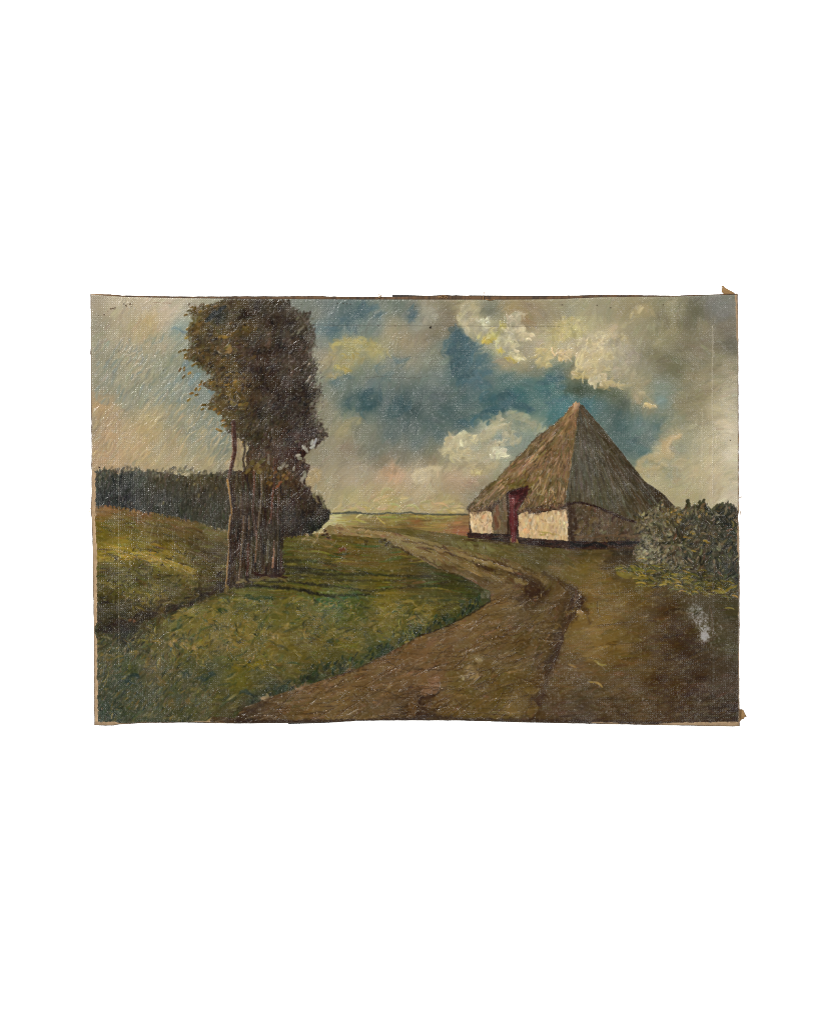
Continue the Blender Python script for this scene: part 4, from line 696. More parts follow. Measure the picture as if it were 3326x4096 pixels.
scatter(1100, roofRm, srf, (20, 50), (3, 6), roofR_ang, (0.45, 0.85), 0.1, 0.03, 0.45, 0.55, SIDEROOF, bend=0.03, thk=0.4, pal=[(96, 92, 80), (62, 56, 44), (70, 70, 58)], pp=0.25)
for i in range(46):
    x = rng.uniform(1330, 1480); y = 380 + (x - 1330) * 1.1 + rng.uniform(0, 110)
    stroke(x, y, rng.uniform(24, 60), 2, roofR_ang(x, y), jit((112, 106, 92), 0.08), 0.45, 0.02, 0.7, 0.5, SIDEROOF, roofRm)
line(C(575, 850, 610, 900, 700, 1000, 800, 1125, 900, 1250, 1000, 1380, 1130, 1470, 1225, 1570), 4, (62, 56, 44), 0.35, SIDEROOF, 0.1, 2, 3, mask=roofRm)
line(C(545, 860, 540, 920, 528, 1010, 512, 1130, 495, 1230), 2.4, (54, 46, 32), 0.7, SIDEROOF, 0, 0.9, 4)
line(C(530, 1000, 515, 1120, 500, 1190, 490, 1280), 2, (136, 122, 74), 0.6, ROOF, 0.4, 0.8, 4)

sidem = region(F(450, 125, 570, 112, 680, 142, 780, 180, 880, 228, 960, 250, 1000, 255, 1000, 372, 480, 372, 470, 200), 2, 2)
fill(sidem, (85, 70, 52), SIDEWALL, 0.1, 0.35)
scatter(300, sidem, (85, 70, 52), (12, 26), (4, 9), (40, 120), (0.5, 0.9), 0.14, 0.05, 0.4, 0.5, SIDEWALL, thk=0.4, pal=[(96, 78, 52), (66, 53, 40), (92, 72, 54), (80, 72, 54)], pp=0.25)
dabs(F(490, 150, 485, 220, 490, 290, 500, 340, 505, 180, 520, 250, 515, 320), 40, 11, 90, (58, 45, 36), alpha=0.75, h=0.15, lab=SIDEWALL)
dabs(F(560, 250, 590, 280, 620, 300, 540, 300, 640, 230), 24, 11, 60, (104, 88, 52), alpha=0.6, h=0.4, lab=SIDEWALL)
dabs(F(560, 340, 660, 342, 760, 336, 860, 340, 930, 340), 48, 6, 1, (104, 80, 58), alpha=0.7, h=0.35, lab=SIDEWALL)
dabs(F(700, 300, 720, 310), 14, 7, 10, (112, 108, 82), alpha=0.6, lab=SIDEWALL)
line(F(430, 128, 510, 108, 580, 105, 690, 145, 780, 185, 880, 230, 980, 250), 5, (48, 34, 28), 0.85, SIDEWALL, 0, 1.6, 6)
basem = region(T7(540, 1015, 700, 1018, 980, 1030, 980, 1115, 860, 1100, 700, 1080, 545, 1065) , 2, 2) | region(T7(1050, 1070, 1300, 1085, 1590, 1100, 1640, 1100) + F(560, 372, 700, 380, 830, 370, 985, 372, 985, 395, 900, 412, 750, 428, 640, 432, 480, 430, 300, 410, 130, 390), 2, 2)
fill(basem, (52, 37, 28), BASE, 0, 0.3)
scatter(190, basem, (50, 36, 27), (16, 40), (4, 8), (-8, 4), (0.5, 0.9), 0.16, 0.04, 0.25, 0.4, BASE)
dabs(F(520, 395, 600, 395, 700, 398, 780, 392, 860, 392, 930, 388), 44, 8, 2, (30, 28, 28), alpha=0.8, h=0.15, lab=BASE)

for i in range(90):      # the foot of the walls runs out into the ground
    t = rng.random(); q = [(1002, 668), (1060, 676), (1120, 684), (1200, 692), (1280, 699), (1370, 696), (1456, 690)]; k = t * 6; i0 = min(int(k), 5); f = k - i0
    x = q[i0][0] * (1 - f) + q[i0 + 1][0] * f; y = q[i0][1] * (1 - f) + q[i0 + 1][1] * f
    stroke(x, y + rng.normal(2, 3), rng.uniform(12, 34), rng.uniform(3, 6), rng.normal(-6, 6), jit((66, 52, 34), 0.14), 0.55, 0.05, 0.3, 0.5, -1, None, 0.6)
for i in range(120):
    x = rng.uniform(1285, 1450); y = rng.uniform(592, 672)
    if sidem[int((y - OY) / RES), int(x / RES)]:
        stroke(x, y, rng.uniform(8, 20), rng.uniform(4, 9), rng.uniform(30, 130), jit([(112, 92, 64), (74, 58, 42), (96, 84, 60), (122, 104, 78), (62, 48, 38)][rng.integers(5)], 0.08), 0.28, 0.15, 0.4, 0.6, SIDEWALL, sidem, 0.6)
def plaster(m, base):
    fill(m, base, WALL, 0.5, 0.9)
    scatter(240, m, base, (12, 30), (5, 10), (72, 108), (0.45, 0.8), 0.05, 0.02, 0.55, 0.5, WALL, thk=1.0, pal=[(210, 190, 154), (176, 148, 108), (196, 162, 116), (200, 184, 146), (168, 150, 124)], pp=0.4, bend=0.1)
wallL = region(T7(565, 800, 640, 795, 740, 785, 785, 800, 800, 870, 795, 940, 815, 1018, 700, 1015, 590, 1012, 570, 930), 2, 3)
def blotch(m, n):
    ys_, xs_ = np.nonzero(m)
    for j in rng.integers(0, len(ys_), n):
        c = [(168, 138, 94), (140, 112, 76), (214, 194, 156), (182, 160, 122), (120, 98, 70)][rng.integers(5)]
        stroke(xs_[j] * RES, ys_[j] * RES + OY, rng.uniform(5, 14), rng.uniform(3, 7), rng.uniform(50, 120), jit(c, 0.05), 0.38, 0.2, 0.4, 0.6, WALL, m, 0.6)
plaster(wallL, (196, 169, 126))
wallR = region(T7(1065, 830, 1130, 800, 1160, 790, 1195, 830, 1260, 815, 1400, 790, 1560, 770, 1580, 870, 1580, 1000, 1585, 1100, 1450, 1085, 1350, 1075, 1200, 1070, 1075, 1060), 2, 3)
plaster(wallR, (192, 163, 116))
dabs(T7(1330, 1010, 1400, 1020, 1450, 1030, 1320, 1030), 26, 5, 2, (164, 142, 74), h=0.6, lab=WALL, alpha=0.75)
dabs(T7(1130, 990, 1160, 1000, 1190, 880, 700, 850), 14, 8, 60, (200, 146, 96), h=0.6, lab=WALL, alpha=0.7)
dabs(T7(1520, 860, 1540, 930, 1560, 1000, 1555, 800, 1200, 830), 20, 7, 88, (222, 198, 152), h=1.0, lab=WALL)
blotch(wallL, 40); blotch(wallR, 90)
for pts in (T7(690, 850, 680, 900, 720, 930, 710, 990), T7(620, 820, 640, 860, 630, 920), T7(720, 940, 770, 900), T7(1190, 860, 1200, 930, 1190, 990), T7(1100, 850, 1190, 840), T7(640, 960, 660, 1005), T7(1300, 880, 1420, 900), T7(1450, 1080, 1460, 1000)):
    line(pts, 1.3, (110, 88, 62), 0.55, soft=0.7, wob=5, h=-0.3)
for i in range(26):
    m_ = wallL if i % 3 == 0 else wallR
    ys_, xs_ = np.nonzero(m_); j = rng.integers(len(ys_))
    stroke(xs_[j] * RES, ys_[j] * RES + OY, rng.uniform(4, 9), 1.6, rng.uniform(40, 130), (104, 82, 54), 0.6, 0.2, -0.2, 0.3)
bay = region(T7(795, 780, 820, 735, 930, 640, 975, 620, 975, 1030, 815, 1020, 800, 930), 2, 2)
fill(bay, (104, 86, 62), BAY, 0.1, 0.3)
scatter(70, bay, (104, 88, 64), (20, 40), (4, 8), (84, 96), (0.5, 0.9), 0.1, 0.04, 0.25, 0.4, BAY)
dabs(T7(830, 850, 835, 940, 850, 780, 840, 900), 34, 9, 88, (110, 70, 52), alpha=0.6, h=0.2, lab=BAY)
line(T7(955, 640, 965, 800, 962, 1020), 6, (52, 38, 30), 0.85, BAY, 0, 1.5, 3)
line(T7(800, 780, 820, 740, 930, 640, 980, 600), 4, (58, 44, 34), 0.75, BAY, 0, 1.5, 4)
doorm = region(T7(965, 610, 1000, 590, 1080, 560, 1170, 530, 1160, 620, 1110, 690, 1070, 760, 1060, 800, 1060, 900, 1048, 1000, 1045, 1110, 995, 1108, 985, 1000, 972, 850, 975, 700), 2, 2)
fill(doorm, (82, 40, 39), DOOR, 0.2, 0.5)
scatter(110, doorm, (84, 40, 40), (16, 36), (4, 7), (82, 98), (0.5, 0.9), 0.12, 0.04, 0.4, 0.5, DOOR)
dabs(T7(1100, 580, 1070, 600, 1120, 620, 1020, 600), 24, 10, 20, (60, 26, 27), alpha=0.9, h=0.2, lab=DOOR)
dabs(T7(1140, 560, 1110, 650, 1060, 720, 1150, 600), 26, 9, 60, (62, 36, 28), alpha=0.8, h=0.2, lab=DOOR)
line(T7(1010, 670, 1005, 760, 1012, 870, 1015, 990, 1012, 1100), 7, (116, 58, 56), 0.65, DOOR, 0.4, 1.5, 4)
line(T7(1015, 665, 1018, 700), 5, (148, 80, 76), 0.7, DOOR, 0.5, 1.2, 3)
line(T7(950, 610, 1040, 570, 1160, 535), 4, (50, 30, 26), 0.75, ROOF, 0, 1.6, 5)
line(T7(1058, 800, 1060, 950, 1050, 1060), 3, (54, 34, 28), 0.75, DOOR, 0, 1.2, 4)
# eave shadow line over the white walls
for pts in (T7(560, 785, 640, 765, 740, 745, 820, 725), T7(1060, 800, 1150, 765, 1230, 755, 1330, 745, 1430, 720, 1560, 715)):
    line(pts, 6, (78, 58, 44), 0.75, ROOF, 0.1, 2.2, 8)
for i in range(60):
    x, y = T7(rng.choice((rng.uniform(1070, 1560), rng.uniform(565, 790))), 0)[0]
    y = 399.6 + 0.2528 * ((800 - (x - 1133) * 0.42) if x > 1120 else 800 - (x - 1006) * 0.5) + rng.normal(2, 5)
    stroke(x, y, rng.uniform(8, 18), rng.uniform(3, 6), rng.uniform(-20, 70), jit([(96, 72, 54), (122, 96, 72), (78, 60, 45)][rng.integers(3)], 0.1), 0.55, 0.15, 0.5, 0.6, ROOF, None, 0.5)
dabs(T7(1230, 790, 1330, 770, 1440, 745, 1240, 770, 1500, 735), 30, 7, 8, (104, 76, 58), alpha=0.7, h=0.3, lab=ROOF)
line(T7(1560, 780, 1590, 900, 1590, 1100), 3.5, (76, 58, 44), 0.6, SIDEWALL, 0, 1.5, 6)

for i in range(150):
    q = [(1008, 596), (1065, 580), (1100, 556), (1156, 540), (1133, 598), (1200, 588), (1256, 580)]; j = rng.choice((0, 1, 4, 5)); f = rng.random()
    x = q[j][0] * (1 - f) + q[j + 1][0] * f; y = q[j][1] * (1 - f) + q[j + 1][1] * f
    stroke(x, y + rng.normal(0, 3.5), rng.uniform(6, 15), rng.uniform(2, 4), rng.normal(65, 30), jit([(112, 94, 62), (74, 56, 40), (136, 114, 78)][rng.integers(3)], 0.1), 0.65, 0.1, 0.7, 0.6, ROOF, None, 0.4)
# ------------------------------------------------------------------ the flowering bush
bushm = region(F(950, 190, 1010, 180, 1080, 120, 1120, 100, 1150, 150, 1220, 140, 1270, 150, 1300, 95, 1330, 140, 1400, 85, 1440, 140, 1490, 150, 1520, 110, 1580, 110, 1640, 160, 1680, 170, 1680, 720, 1450, 720, 1200, 690, 1000, 640, 960, 560, 935, 480, 930, 430, 985, 340, 940, 280), 7, 8)
BSN = [(1460,625,92,82,54),(1500,600,98,90,60),(1550,600,88,76,42),(1600,600,66,62,46),(1650,600,56,56,42),(1690,620,46,48,40),(1460,660,74,66,46),(1520,640,82,72,48),(1580,640,58,54,42),(1640,640,62,58,44),(1690,680,52,54,44),(1450,710,84,78,60),(1500,690,66,60,44),(1550,680,62,58,42),(1600,690,66,62,44),(1650,700,64,62,46),(1480,730,82,78,60),(1540,730,74,68,52),(1600,740,66,62,50),(1660,750,58,58,48),(1700,750,56,58,50),(1580,780,70,68,46),(1650,790,72,70,44)]
bsf = field(BSN, 1.5, 8)
fill(bushm, bsf, BUSH, 0.2, 0.5)
scatter(1700, bushm, bsf, (10, 24), (4, 8), lambda x, y: 40 + 120 * (vnoise(np.float32(x / 24), np.float32(y / 24), 4, 8) - 0.5) * 2 + rng.normal(0, 18), (0.45, 0.9), 0.16, 0.05, 0.8, 0.6, BUSH, thk=0.7, clip=False, bend=0.15,
        pal=[(112, 102, 74), (34, 36, 32), (98, 82, 50), (46, 48, 38), (88, 82, 62), (80, 62, 46)], pp=0.42)
dabs(F(980, 420, 1000, 440, 960, 450, 1020, 460, 1050, 430, 990, 490, 1100, 500, 1160, 440, 1090, 450, 1130, 480, 1050, 520, 1010, 390, 1180, 520, 1090, 380, 970, 480), 12, 6, 50, (156, 148, 120), k=0.12, h=1.0, lab=BUSH)
for i in range(110):
    x, y = F(rng.normal(1060, 70), rng.normal(440, 80))[0]
    if bushm[int((y - OY) / RES), int(x / RES)]: stroke(x, y, rng.uniform(9, 18), rng.uniform(3.5, 6.5), rng.normal(55, 35), jit((136, 127, 98), 0.1), 0.65, 0.15, 1.0, 0.6, BUSH, None, 0.35)
dabs(F(960, 190, 990, 185, 1010, 210, 1050, 175, 1100, 130, 1120, 120, 1010, 240, 980, 280, 960, 300), 14, 7, 35, (134, 122, 84), k=0.12, h=0.9, lab=BUSH)
dabs(F(1140, 180, 1190, 170, 1230, 185, 1250, 190, 1210, 160, 1240, 230, 1150, 240, 1160, 250, 1330, 310, 1340, 320, 1310, 350, 1440, 380, 1420, 370, 1280, 345, 1340, 440), 14, 6, 10, (136, 110, 42), k=0.14, h=1.0, lab=BUSH, alpha=0.85)
dabs(F(1230, 220, 1240, 240, 1430, 185, 1380, 200, 1390, 150, 1300, 180), 10, 6, 60, (150, 120, 70), h=0.9, lab=BUSH, alpha=0.8)
dabs(F(1170, 340, 1165, 335, 1290, 490, 1120, 440, 1460, 450, 1440, 460), 12, 9, 40, (32, 36, 34), h=0.3, lab=BUSH)
dabs(F(1300, 95, 1380, 100, 1410, 90, 1500, 125, 1540, 115, 1590, 120, 1480, 145, 1110, 105, 1310, 120), 12, 8, 60, (66, 66, 46), h=0.6, lab=BUSH)
for i in range(330):
    x, y = F(935 + abs(rng.normal(0, 230)), rng.uniform(120, 560))[0]
    if x > 1700 or not bushm[int((y - OY) / RES), int(x / RES)]: continue
    c = [(126, 116, 86), (108, 98, 70), (140, 130, 100), (92, 84, 54), (48, 46, 36), (60, 56, 40)][rng.integers(6)]
    a = math.degrees(math.atan2(-(y - 690), x - 1560)) + rng.normal(0, 35)
    stroke(x, y, rng.uniform(12, 24), rng.uniform(4, 7.5), a, jit(c, 0.1), 0.6, 0.15, 0.9, 0.6, BUSH, None, 0.4)
for i in range(330):      # yellow grasses at its foot
    x, y = F(rng.uniform(820, 1640), 0)[0]; fy = 560 + (x - 1397) / 308 * 140
    y = 537.2 + 0.3774 * (fy + rng.normal(22, 42) * min(1, (x - 1385) / 70))
    if x > 1640 and rng.random() < 0.5: continue
    c = [(118, 104, 38), (98, 88, 34), (138, 114, 42), (62, 60, 34), (80, 76, 44)][rng.integers(5)]
    stroke(x, y, rng.uniform(12, 32), rng.uniform(3, 6), rng.normal(-8, 16), jit(c, 0.12), 0.85, 0.12, 0.8, 0.5, BUSH)
dabs(F(860, 600, 920, 620, 980, 630, 850, 615), 50, 9, -8, (116, 100, 38), h=0.4, lab=YARD, alpha=0.75)
dabs(F(1570, 710, 1600, 700, 1540, 730, 1620, 690, 1500, 720), 30, 6, 15, (124, 110, 42), h=0.7, lab=BUSH, alpha=0.8)

# ------------------------------------------------------------------ age and damage
# abraded, whitened patch low on the right
abr = np.exp(-(((PX - 1608) * 0.85 + (PY - 880) * -0.48) / 20) ** 2 - (((PX - 1608) * 0.48 + (PY - 880) * 0.85) / 50) ** 2)
abr2 = np.exp(-((PX - 1622) / 14) ** 2 - ((PY - 925) / 16) ** 2)
na = fbm(PX / 5, PY / 5, 77, 3)
na2 = vnoise(PX / 2.2, PY / 2.2, 31, 5)
ab = np.clip((abr * 0.6 + abr2 * 1.0) * 1.8 - 0.6 - (na - 0.5) * 2.0 - (na2 - 0.5) * 1.3, 0, 1) * 0.8
smear = np.clip(abr * 0.55 + abr2 * 0.45 - (na - 0.5) * 0.9, 0, 1) * 0.5
COL += (np.array((150, 150, 152), np.float32) - COL) * smear[..., None]
COL += (np.array((190, 190, 196), np.float32) - COL) * (ab * 0.75)[..., None]
dabs([(1600, 868), (1598, 862)], 14, 7, 40, (62, 56, 36), h=0.6, lab=YARD)
line([(1634, 845), (1642, 870), (1644, 925)], 2.4, (92, 72, 52), 0.8, h=0.6, wob=4)
# greyish bloom in the upper right corner and along the right crease
bl = np.clip(np.exp(-((PX - 1672) / 34) ** 2 - ((PY - 70) / 34) ** 2) * 1.4 - 0.45 - (fbm(PX / 8, PY / 8, 7, 3) - 0.5) * 1.5 - (na2 - 0.5) * 1.2, 0, 1) * 0.4
COL += (np.array((138, 136, 128), np.float32) - COL) * bl[..., None] * 0.55
# scuffs where the paint has gone, top left; small holes
for x, y, s in ((270, 150, 5), (285, 160, 4), (315, 150, 6), (322, 168, 4), (290, 168, 3), (180, 183, 6), (195, 180, 5), (210, 176, 5), (205, 185, 4), (725, 150, 6), (135, 225, 5), (95, 230, 3), (236, 475, 4), (100, 1283, 7), (545, 612, 3), (330, 155, 3), (812, 165, 3), (460, 160, 3), (160, 200, 3), (720, 160, 3)):
    p = A(x, y)[0]; stroke(p[0], p[1], s, s * 0.6, rng.uniform(-20, 20), (62, 42, 30), 0.9, 0, 0.0)
line(A(480, 140, 540, 142, 600, 145), 1.2, (116, 84, 64), 0.7, soft=0.6, wob=2)
for x, y in ((435, 150), (350, 150), (260, 145), (300, 145), (10, 150), (325, 148)):
    p = B(x, y)[0]; stroke(p[0], p[1], 4, 2, 0, (52, 40, 34), 0.9, 0, 0)
stroke(905, 118, 7, 6, 30, (44, 34, 26), 1, 0, -0.6); stroke(*C(430, 155)[0], 4, 3, 0, (60, 46, 34), 0.9, 0, 0)
for x, y in ((540, 298), (660, 302), (800, 165)):
    p = B(x, y)[0]; stroke(p[0], p[1], 3.5, 2.6, 0, (46, 40, 34), 0.9, 0, 0)
for x, y in ((765, 175), (670, 158), (1130, 155), (1595, 1095), (1655, 270)):
    p = C(x, y)[0]; stroke(p[0], p[1], 4, 3, 0, (58, 46, 36), 0.9, 0, 0)
for pts in (B(600, 525, 700, 515, 800, 522, 930, 512), B(450, 660, 600, 655, 760, 665, 890, 655)):
    line(pts, 1.0, (70, 66, 58), 0.55, soft=0.6, wob=6, h=-0.3)
# marks of the stretcher bars: long creases parallel to the edges
def crease(pts, w, col, a, h, wob=3): line(pts, w, col, a, soft=1.2, wob=wob, h=h)
crease([(88, 105), (88, 340), (89, 600), (90, 900), (89, 1000)], 2.4, (168, 152, 120), 0.18, 0.45)  # highlight painted pale along the raised creases
crease([(1643, 110), (1642, 300), (1644, 420), (1643, 560)], 2.2, (196, 186, 164), 0.55, 0.8, 5)
crease([(1643, 600), (1643, 800), (1644, 1090)], 2.0, (90, 84, 72), 0.3, 0.6)
crease([(1617, 330), (1614, 430), (1616, 540)], 1.8, (190, 178, 150), 0.4, 0.6, 7)
crease([(1602, 350), (1590, 440), (1596, 530)], 1.6, (186, 174, 146), 0.3, 0.4, 9)
crease([(1648, 380), (1654, 400), (1650, 440)], 1.8, (196, 186, 160), 0.5, 0.6, 7)
crease([(370, 112), (600, 112), (900, 114), (1250, 116)], 1.6, (60, 50, 42), 0.3, -0.25)
for i in range(9):       # drying ridges running down the hillside, the light they catch painted on
    x = 95 + i * 24 + rng.normal(0, 4); y0 = 600 + i * 8; n = 6
    pts = [(x + 10 * math.sin(k * 0.9 + i) + (n - k) * 4, y0 + k * 24) for k in range(n)]
    line(pts, 1.5, (128, 118, 82), 0.35, soft=0.8, wob=8, h=0.6)
# long fine diagonal ridges of the first, stiff ground coat: they show all over the left two thirds
th = math.radians(62); U = PX * math.cos(th) - PY * math.sin(th) + WX * 60; V = PX * math.sin(th) + PY * math.cos(th) + WY * 42 + (fbm(PX / 150, PY / 150, 44) - 0.5) * 90
rid = vnoise(U / 46, V / 6.5, 3, 7); rid = np.clip(1 - np.abs(rid - 0.5) * 5, 0, 1) * np.clip(vnoise(U / 60, V / 30, 30, 70) * 2.2 - 0.9, 0, 1)
side = np.clip((1080 - PX) / 250, 0, 1) * np.clip((900 - PY) / 200, 0, 1)
HGT += rid * side * 0.8
del rid, U, V

# bare primed cloth where the paint stops short of the edge
jag = fbm(PY / 11, PX * 0 + 0.5, 91, 3) - 0.5
def bare(m, col):
    fill(m, col, BARE, 0, 0.0)
nz = (fbm(PX / 6, PY / 6, 21, 2) - 0.5)[..., None]
prim = np.array((166, 140, 108), np.float32) * (1 + 0.25 * nz)
le = np.interp(PY[:, 0], [0, 470, 500, 560, 600, 640, 700, 760, 860, 885, 905, 940, 1010, 1100, 1186], [0, 0, 27, 29, 26, 28, 31, 30, 32, 31, 22, 31, 32, 33, 34])[:, None] + jag * 7
bare((PX < le) & (PY > 480), prim)
re_ = np.interp(PY[:, 0], [0, 40, 60, 150, 180, 600, 640, 700, 720, 1000, 1186], [1701, 1701, 1703, 1706, 1722, 1722, 1708, 1707, 1712, 1711, 1711])[:, None] + jag * 4
bare(PX > re_, prim * 0.97)
jb = fbm(PX / 13, PY * 0 + 0.5, 61, 3) - 0.5
be = np.interp(PX[0], [0, 20, 70, 110, 200, 290, 330, 420, 520, 900, 1200, 1310, 1330, 1450, 1500, 1560, 1640, 1736], [1150, 1150, 1151, 1155, 1160, 1150, 1151, 1156, 1160, 1152, 1156, 1158, 1152, 1157, 1157, 1153, 1152, 1152])[None, :] + jb * 5
bare(PY > be, prim * 0.95)
def one_patch(labv, sx, sy, other):
    m = LAB == labv
    ys_, xs_ = np.nonzero(m); a0, a1, b0, b1 = ys_.min(), ys_.max() + 1, xs_.min(), xs_.max() + 1
    mm = m[a0:a1, b0:b1]; f = np.zeros_like(mm)
    f[int((sy - OY) / RES) - a0, int(sx / RES) - b0] = True
    while True:
        g = f.copy(); g[1:] |= f[:-1]; g[:-1] |= f[1:]; g[:, 1:] |= f[:, :-1]; g[:, :-1] |= f[:, 1:]; g &= mm
        if (g == f).all(): break
        f = g
    LAB[a0:a1, b0:b1][mm & ~f] = -1
    while (LAB == -1).any():          # stray specks join whatever lies round them
        for ax, sh in ((0, 1), (0, -1), (1, 1), (1, -1)):
            n_b = np.roll(LAB, sh, ax); k_ = (LAB == -1) & (n_b != -1); LAB[k_] = n_b[k_]
one_patch(FIELD, 850, 628, YARD); one_patch(SIDEWALL, 1350, 640, WALL); one_patch(ROOF, 1200, 480, WALL)
COL = np.clip(COL, 6, 250)
# ------------------------------------------------------------------ tuning
AMP, ROUGH, SPEC = 0.34, 0.31, 0.21     # weave height (P), gloss of the varnish
PIG, OFF = 0.98, 0.012                 # pigment brightness, less what the gloss adds
RELIEF = 1.8
LAMPS = [('softbox', 130, 36, 2.6, (0.5, 0.5), 180, (1, 0.98, 0.93)), ('softbox', 42, 40, 2.6, (0.6, 0.6), 80, (1, 0.99, 0.96)),
         ('softbox', 218, 40, 2.6, (0.7, 0.7), 75, (1, 0.99, 0.96)), ('softbox', 318, 42, 2.6, (0.7, 0.7), 70, (1, 0.99, 0.96))]
# === BUILD ===
import bpy
from mathutils import Vector

scene = bpy.context.scene
C_ = scene.collection
K = 0.0003                       # metres per P
CX, CY = 866.7, 601.4            # picture point under the lens
ZT = 0.018                       # top of the stretched cloth above the table
ILL = 3.2                        # what the lamps give, so that pigment can be set as reflectance

def lin(c):
    c = np.asarray(c, np.float32) / 255.0
    return np.where(c <= 0.04045, c / 12.92, ((c + 0.055) / 1.055) ** 2.4)

def link(name, me, parent=None, label=None, cat=None, kind=None):
    o = bpy.data.objects.new(name, me); C_.objects.link(o)
    if parent: o.parent = parent
    if label: o['label'] = label
    if cat: o['category'] = cat
    if kind: o['kind'] = kind
    return o

def mesh_np(name, co, quads, mat, col=None, weave=None, smooth=True):
    me = bpy.data.meshes.new(name)
    nv, nq = len(co), len(quads)
    me.vertices.add(nv); me.vertices.foreach_set('co', np.ascontiguousarray(co, np.float32).ravel())
    me.loops.add(nq * 4); me.loops.foreach_set('vertex_index', np.ascontiguousarray(quads, np.int32).ravel())
    me.polygons.add(nq); me.polygons.foreach_set('loop_start', np.arange(0, nq * 4, 4, dtype=np.int32))
    me.update(calc_edges=True)
    me.polygons.foreach_set('use_smooth', np.full(nq, smooth))
    if col is not None:
        a = me.attributes.new('pigment', 'FLOAT_COLOR', 'POINT')
        a.data.foreach_set('color', np.concatenate([col, np.ones((nv, 1), np.float32)], 1).astype(np.float32).ravel())
    if weave is not None:
        a = me.attributes.new('weave', 'FLOAT', 'POINT'); a.data.foreach_set('value', weave.astype(np.float32).ravel())
    me.materials.append(mat)
    return me

# ------------------------------------------------------------------ materials
def nodes(name):
    m = bpy.data.materials.new(name); m.use_nodes = True
    t = m.node_tree; t.nodes.clear()
    out = t.nodes.new('ShaderNodeOutputMaterial'); b = t.nodes.new('ShaderNodeBsdfPrincipled')
    t.links.new(b.outputs[0], out.inputs[0])
    return m, t, b
def N(t, kind, **kw):
    n = t.nodes.new(kind)
    for k, v in kw.items():
        if k == 'ins':
            for i, x in v.items():
                if hasattr(x, 'is_output') or isinstance(x, bpy.types.NodeSocket): t.links.new(x, n.inputs[i])
                else: n.inputs[i].default_value = x
        else: setattr(n, k, v)
    return n
def M(t, op, a, b=None, c=None):
    ins = {0: a}
    if b is not None: ins[1] = b
    if c is not None: ins[2] = c
    return N(t, 'ShaderNodeMath', operation=op, ins=ins).outputs[0]

def weave_height(t, period, amp):
    """a plain linen weave with uneven threads, height in metres"""
    co = N(t, 'ShaderNodeTexCoord').outputs['Object']
    slub = N(t, 'ShaderNodeTexNoise', ins={'Vector': co, 'Scale': 1 / (K * 9), 'Detail': 2.0, 'Roughness': 0.6})
    off = N(t, 'ShaderNodeVectorMath', operation='SUBTRACT', ins={0: slub.outputs['Color'], 1: (0.5, 0.5, 0.5)})
    dis = N(t, 'ShaderNodeVectorMath', operation='SCALE', ins={0: off.outputs[0], 'Scale': K * 4.6})
    p = N(t, 'ShaderNodeVectorMath', operation='ADD', ins={0: co, 1: dis.outputs[0]})
    s = N(t, 'ShaderNodeSeparateXYZ', ins={0: p.outputs[0]})
    w = 2 * math.pi / (K * period)
    sx = M(t, 'SINE', M(t, 'MULTIPLY', s.outputs[0], w)); sy = M(t, 'SINE', M(t, 'MULTIPLY', s.outputs[1], w))
    h = M(t, 'ADD', M(t, 'MULTIPLY', M(t, 'MULTIPLY', sx, sy), 0.6), M(t, 'MULTIPLY', M(t, 'ADD', sx, M(t, 'MULTIPLY', sy, 1.25)), 0.2))
    grain = N(t, 'ShaderNodeTexNoise', ins={'Vector': co, 'Scale': 1 / (K * 2.2), 'Detail': 2.0})
    h = M(t, 'ADD', h, M(t, 'MULTIPLY', M(t, 'SUBTRACT', grain.outputs[0], 0.5), 1.6))
    big = N(t, 'ShaderNodeTexNoise', ins={'Vector': co, 'Scale': 1 / (K * 46), 'Detail': 3.0, 'Roughness': 0.6})
    v = N(t, 'ShaderNodeMapRange', ins={0: big.outputs[0], 1: 0.35, 2: 0.68, 3: 0.4, 4: 1.4}).outputs[0]
    return M(t, 'MULTIPLY', M(t, 'MULTIPLY', h, v), amp * K), co

def paint_material(name, amp, rough, spec, coat=0.0):
    m, t, b = nodes(name)
    at = N(t, 'ShaderNodeAttribute', attribute_name='pigment'); wv = N(t, 'ShaderNodeAttribute', attribute_name='weave')
    h, co = weave_height(t, 4.9, amp)
    hh = M(t, 'MULTIPLY', h, wv.outputs['Fac'])
    bump = N(t, 'ShaderNodeBump', ins={'Strength': 1.0, 'Distance': 1.0, 'Height': hh})
    t.links.new(at.outputs['Color'], b.inputs['Base Color'])
    n = N(t, 'ShaderNodeTexNoise', ins={'Vector': co, 'Scale': 1 / (K * 60), 'Detail': 4.0})
    t.links.new(N(t, 'ShaderNodeMapRange', ins={0: n.outputs[0], 1: 0.3, 2: 0.7, 3: rough - 0.08, 4: rough + 0.10}).outputs[0], b.inputs['Roughness'])
    b.inputs['Specular IOR Level'].default_value = spec
    t.links.new(bump.outputs[0], b.inputs['Normal'])
    return m
MAT_PAINT = paint_material('varnished_oil_paint', AMP, ROUGH, SPEC)
MAT_CLOTH = paint_material('raw_linen', 0.22, 0.85, 0.15)

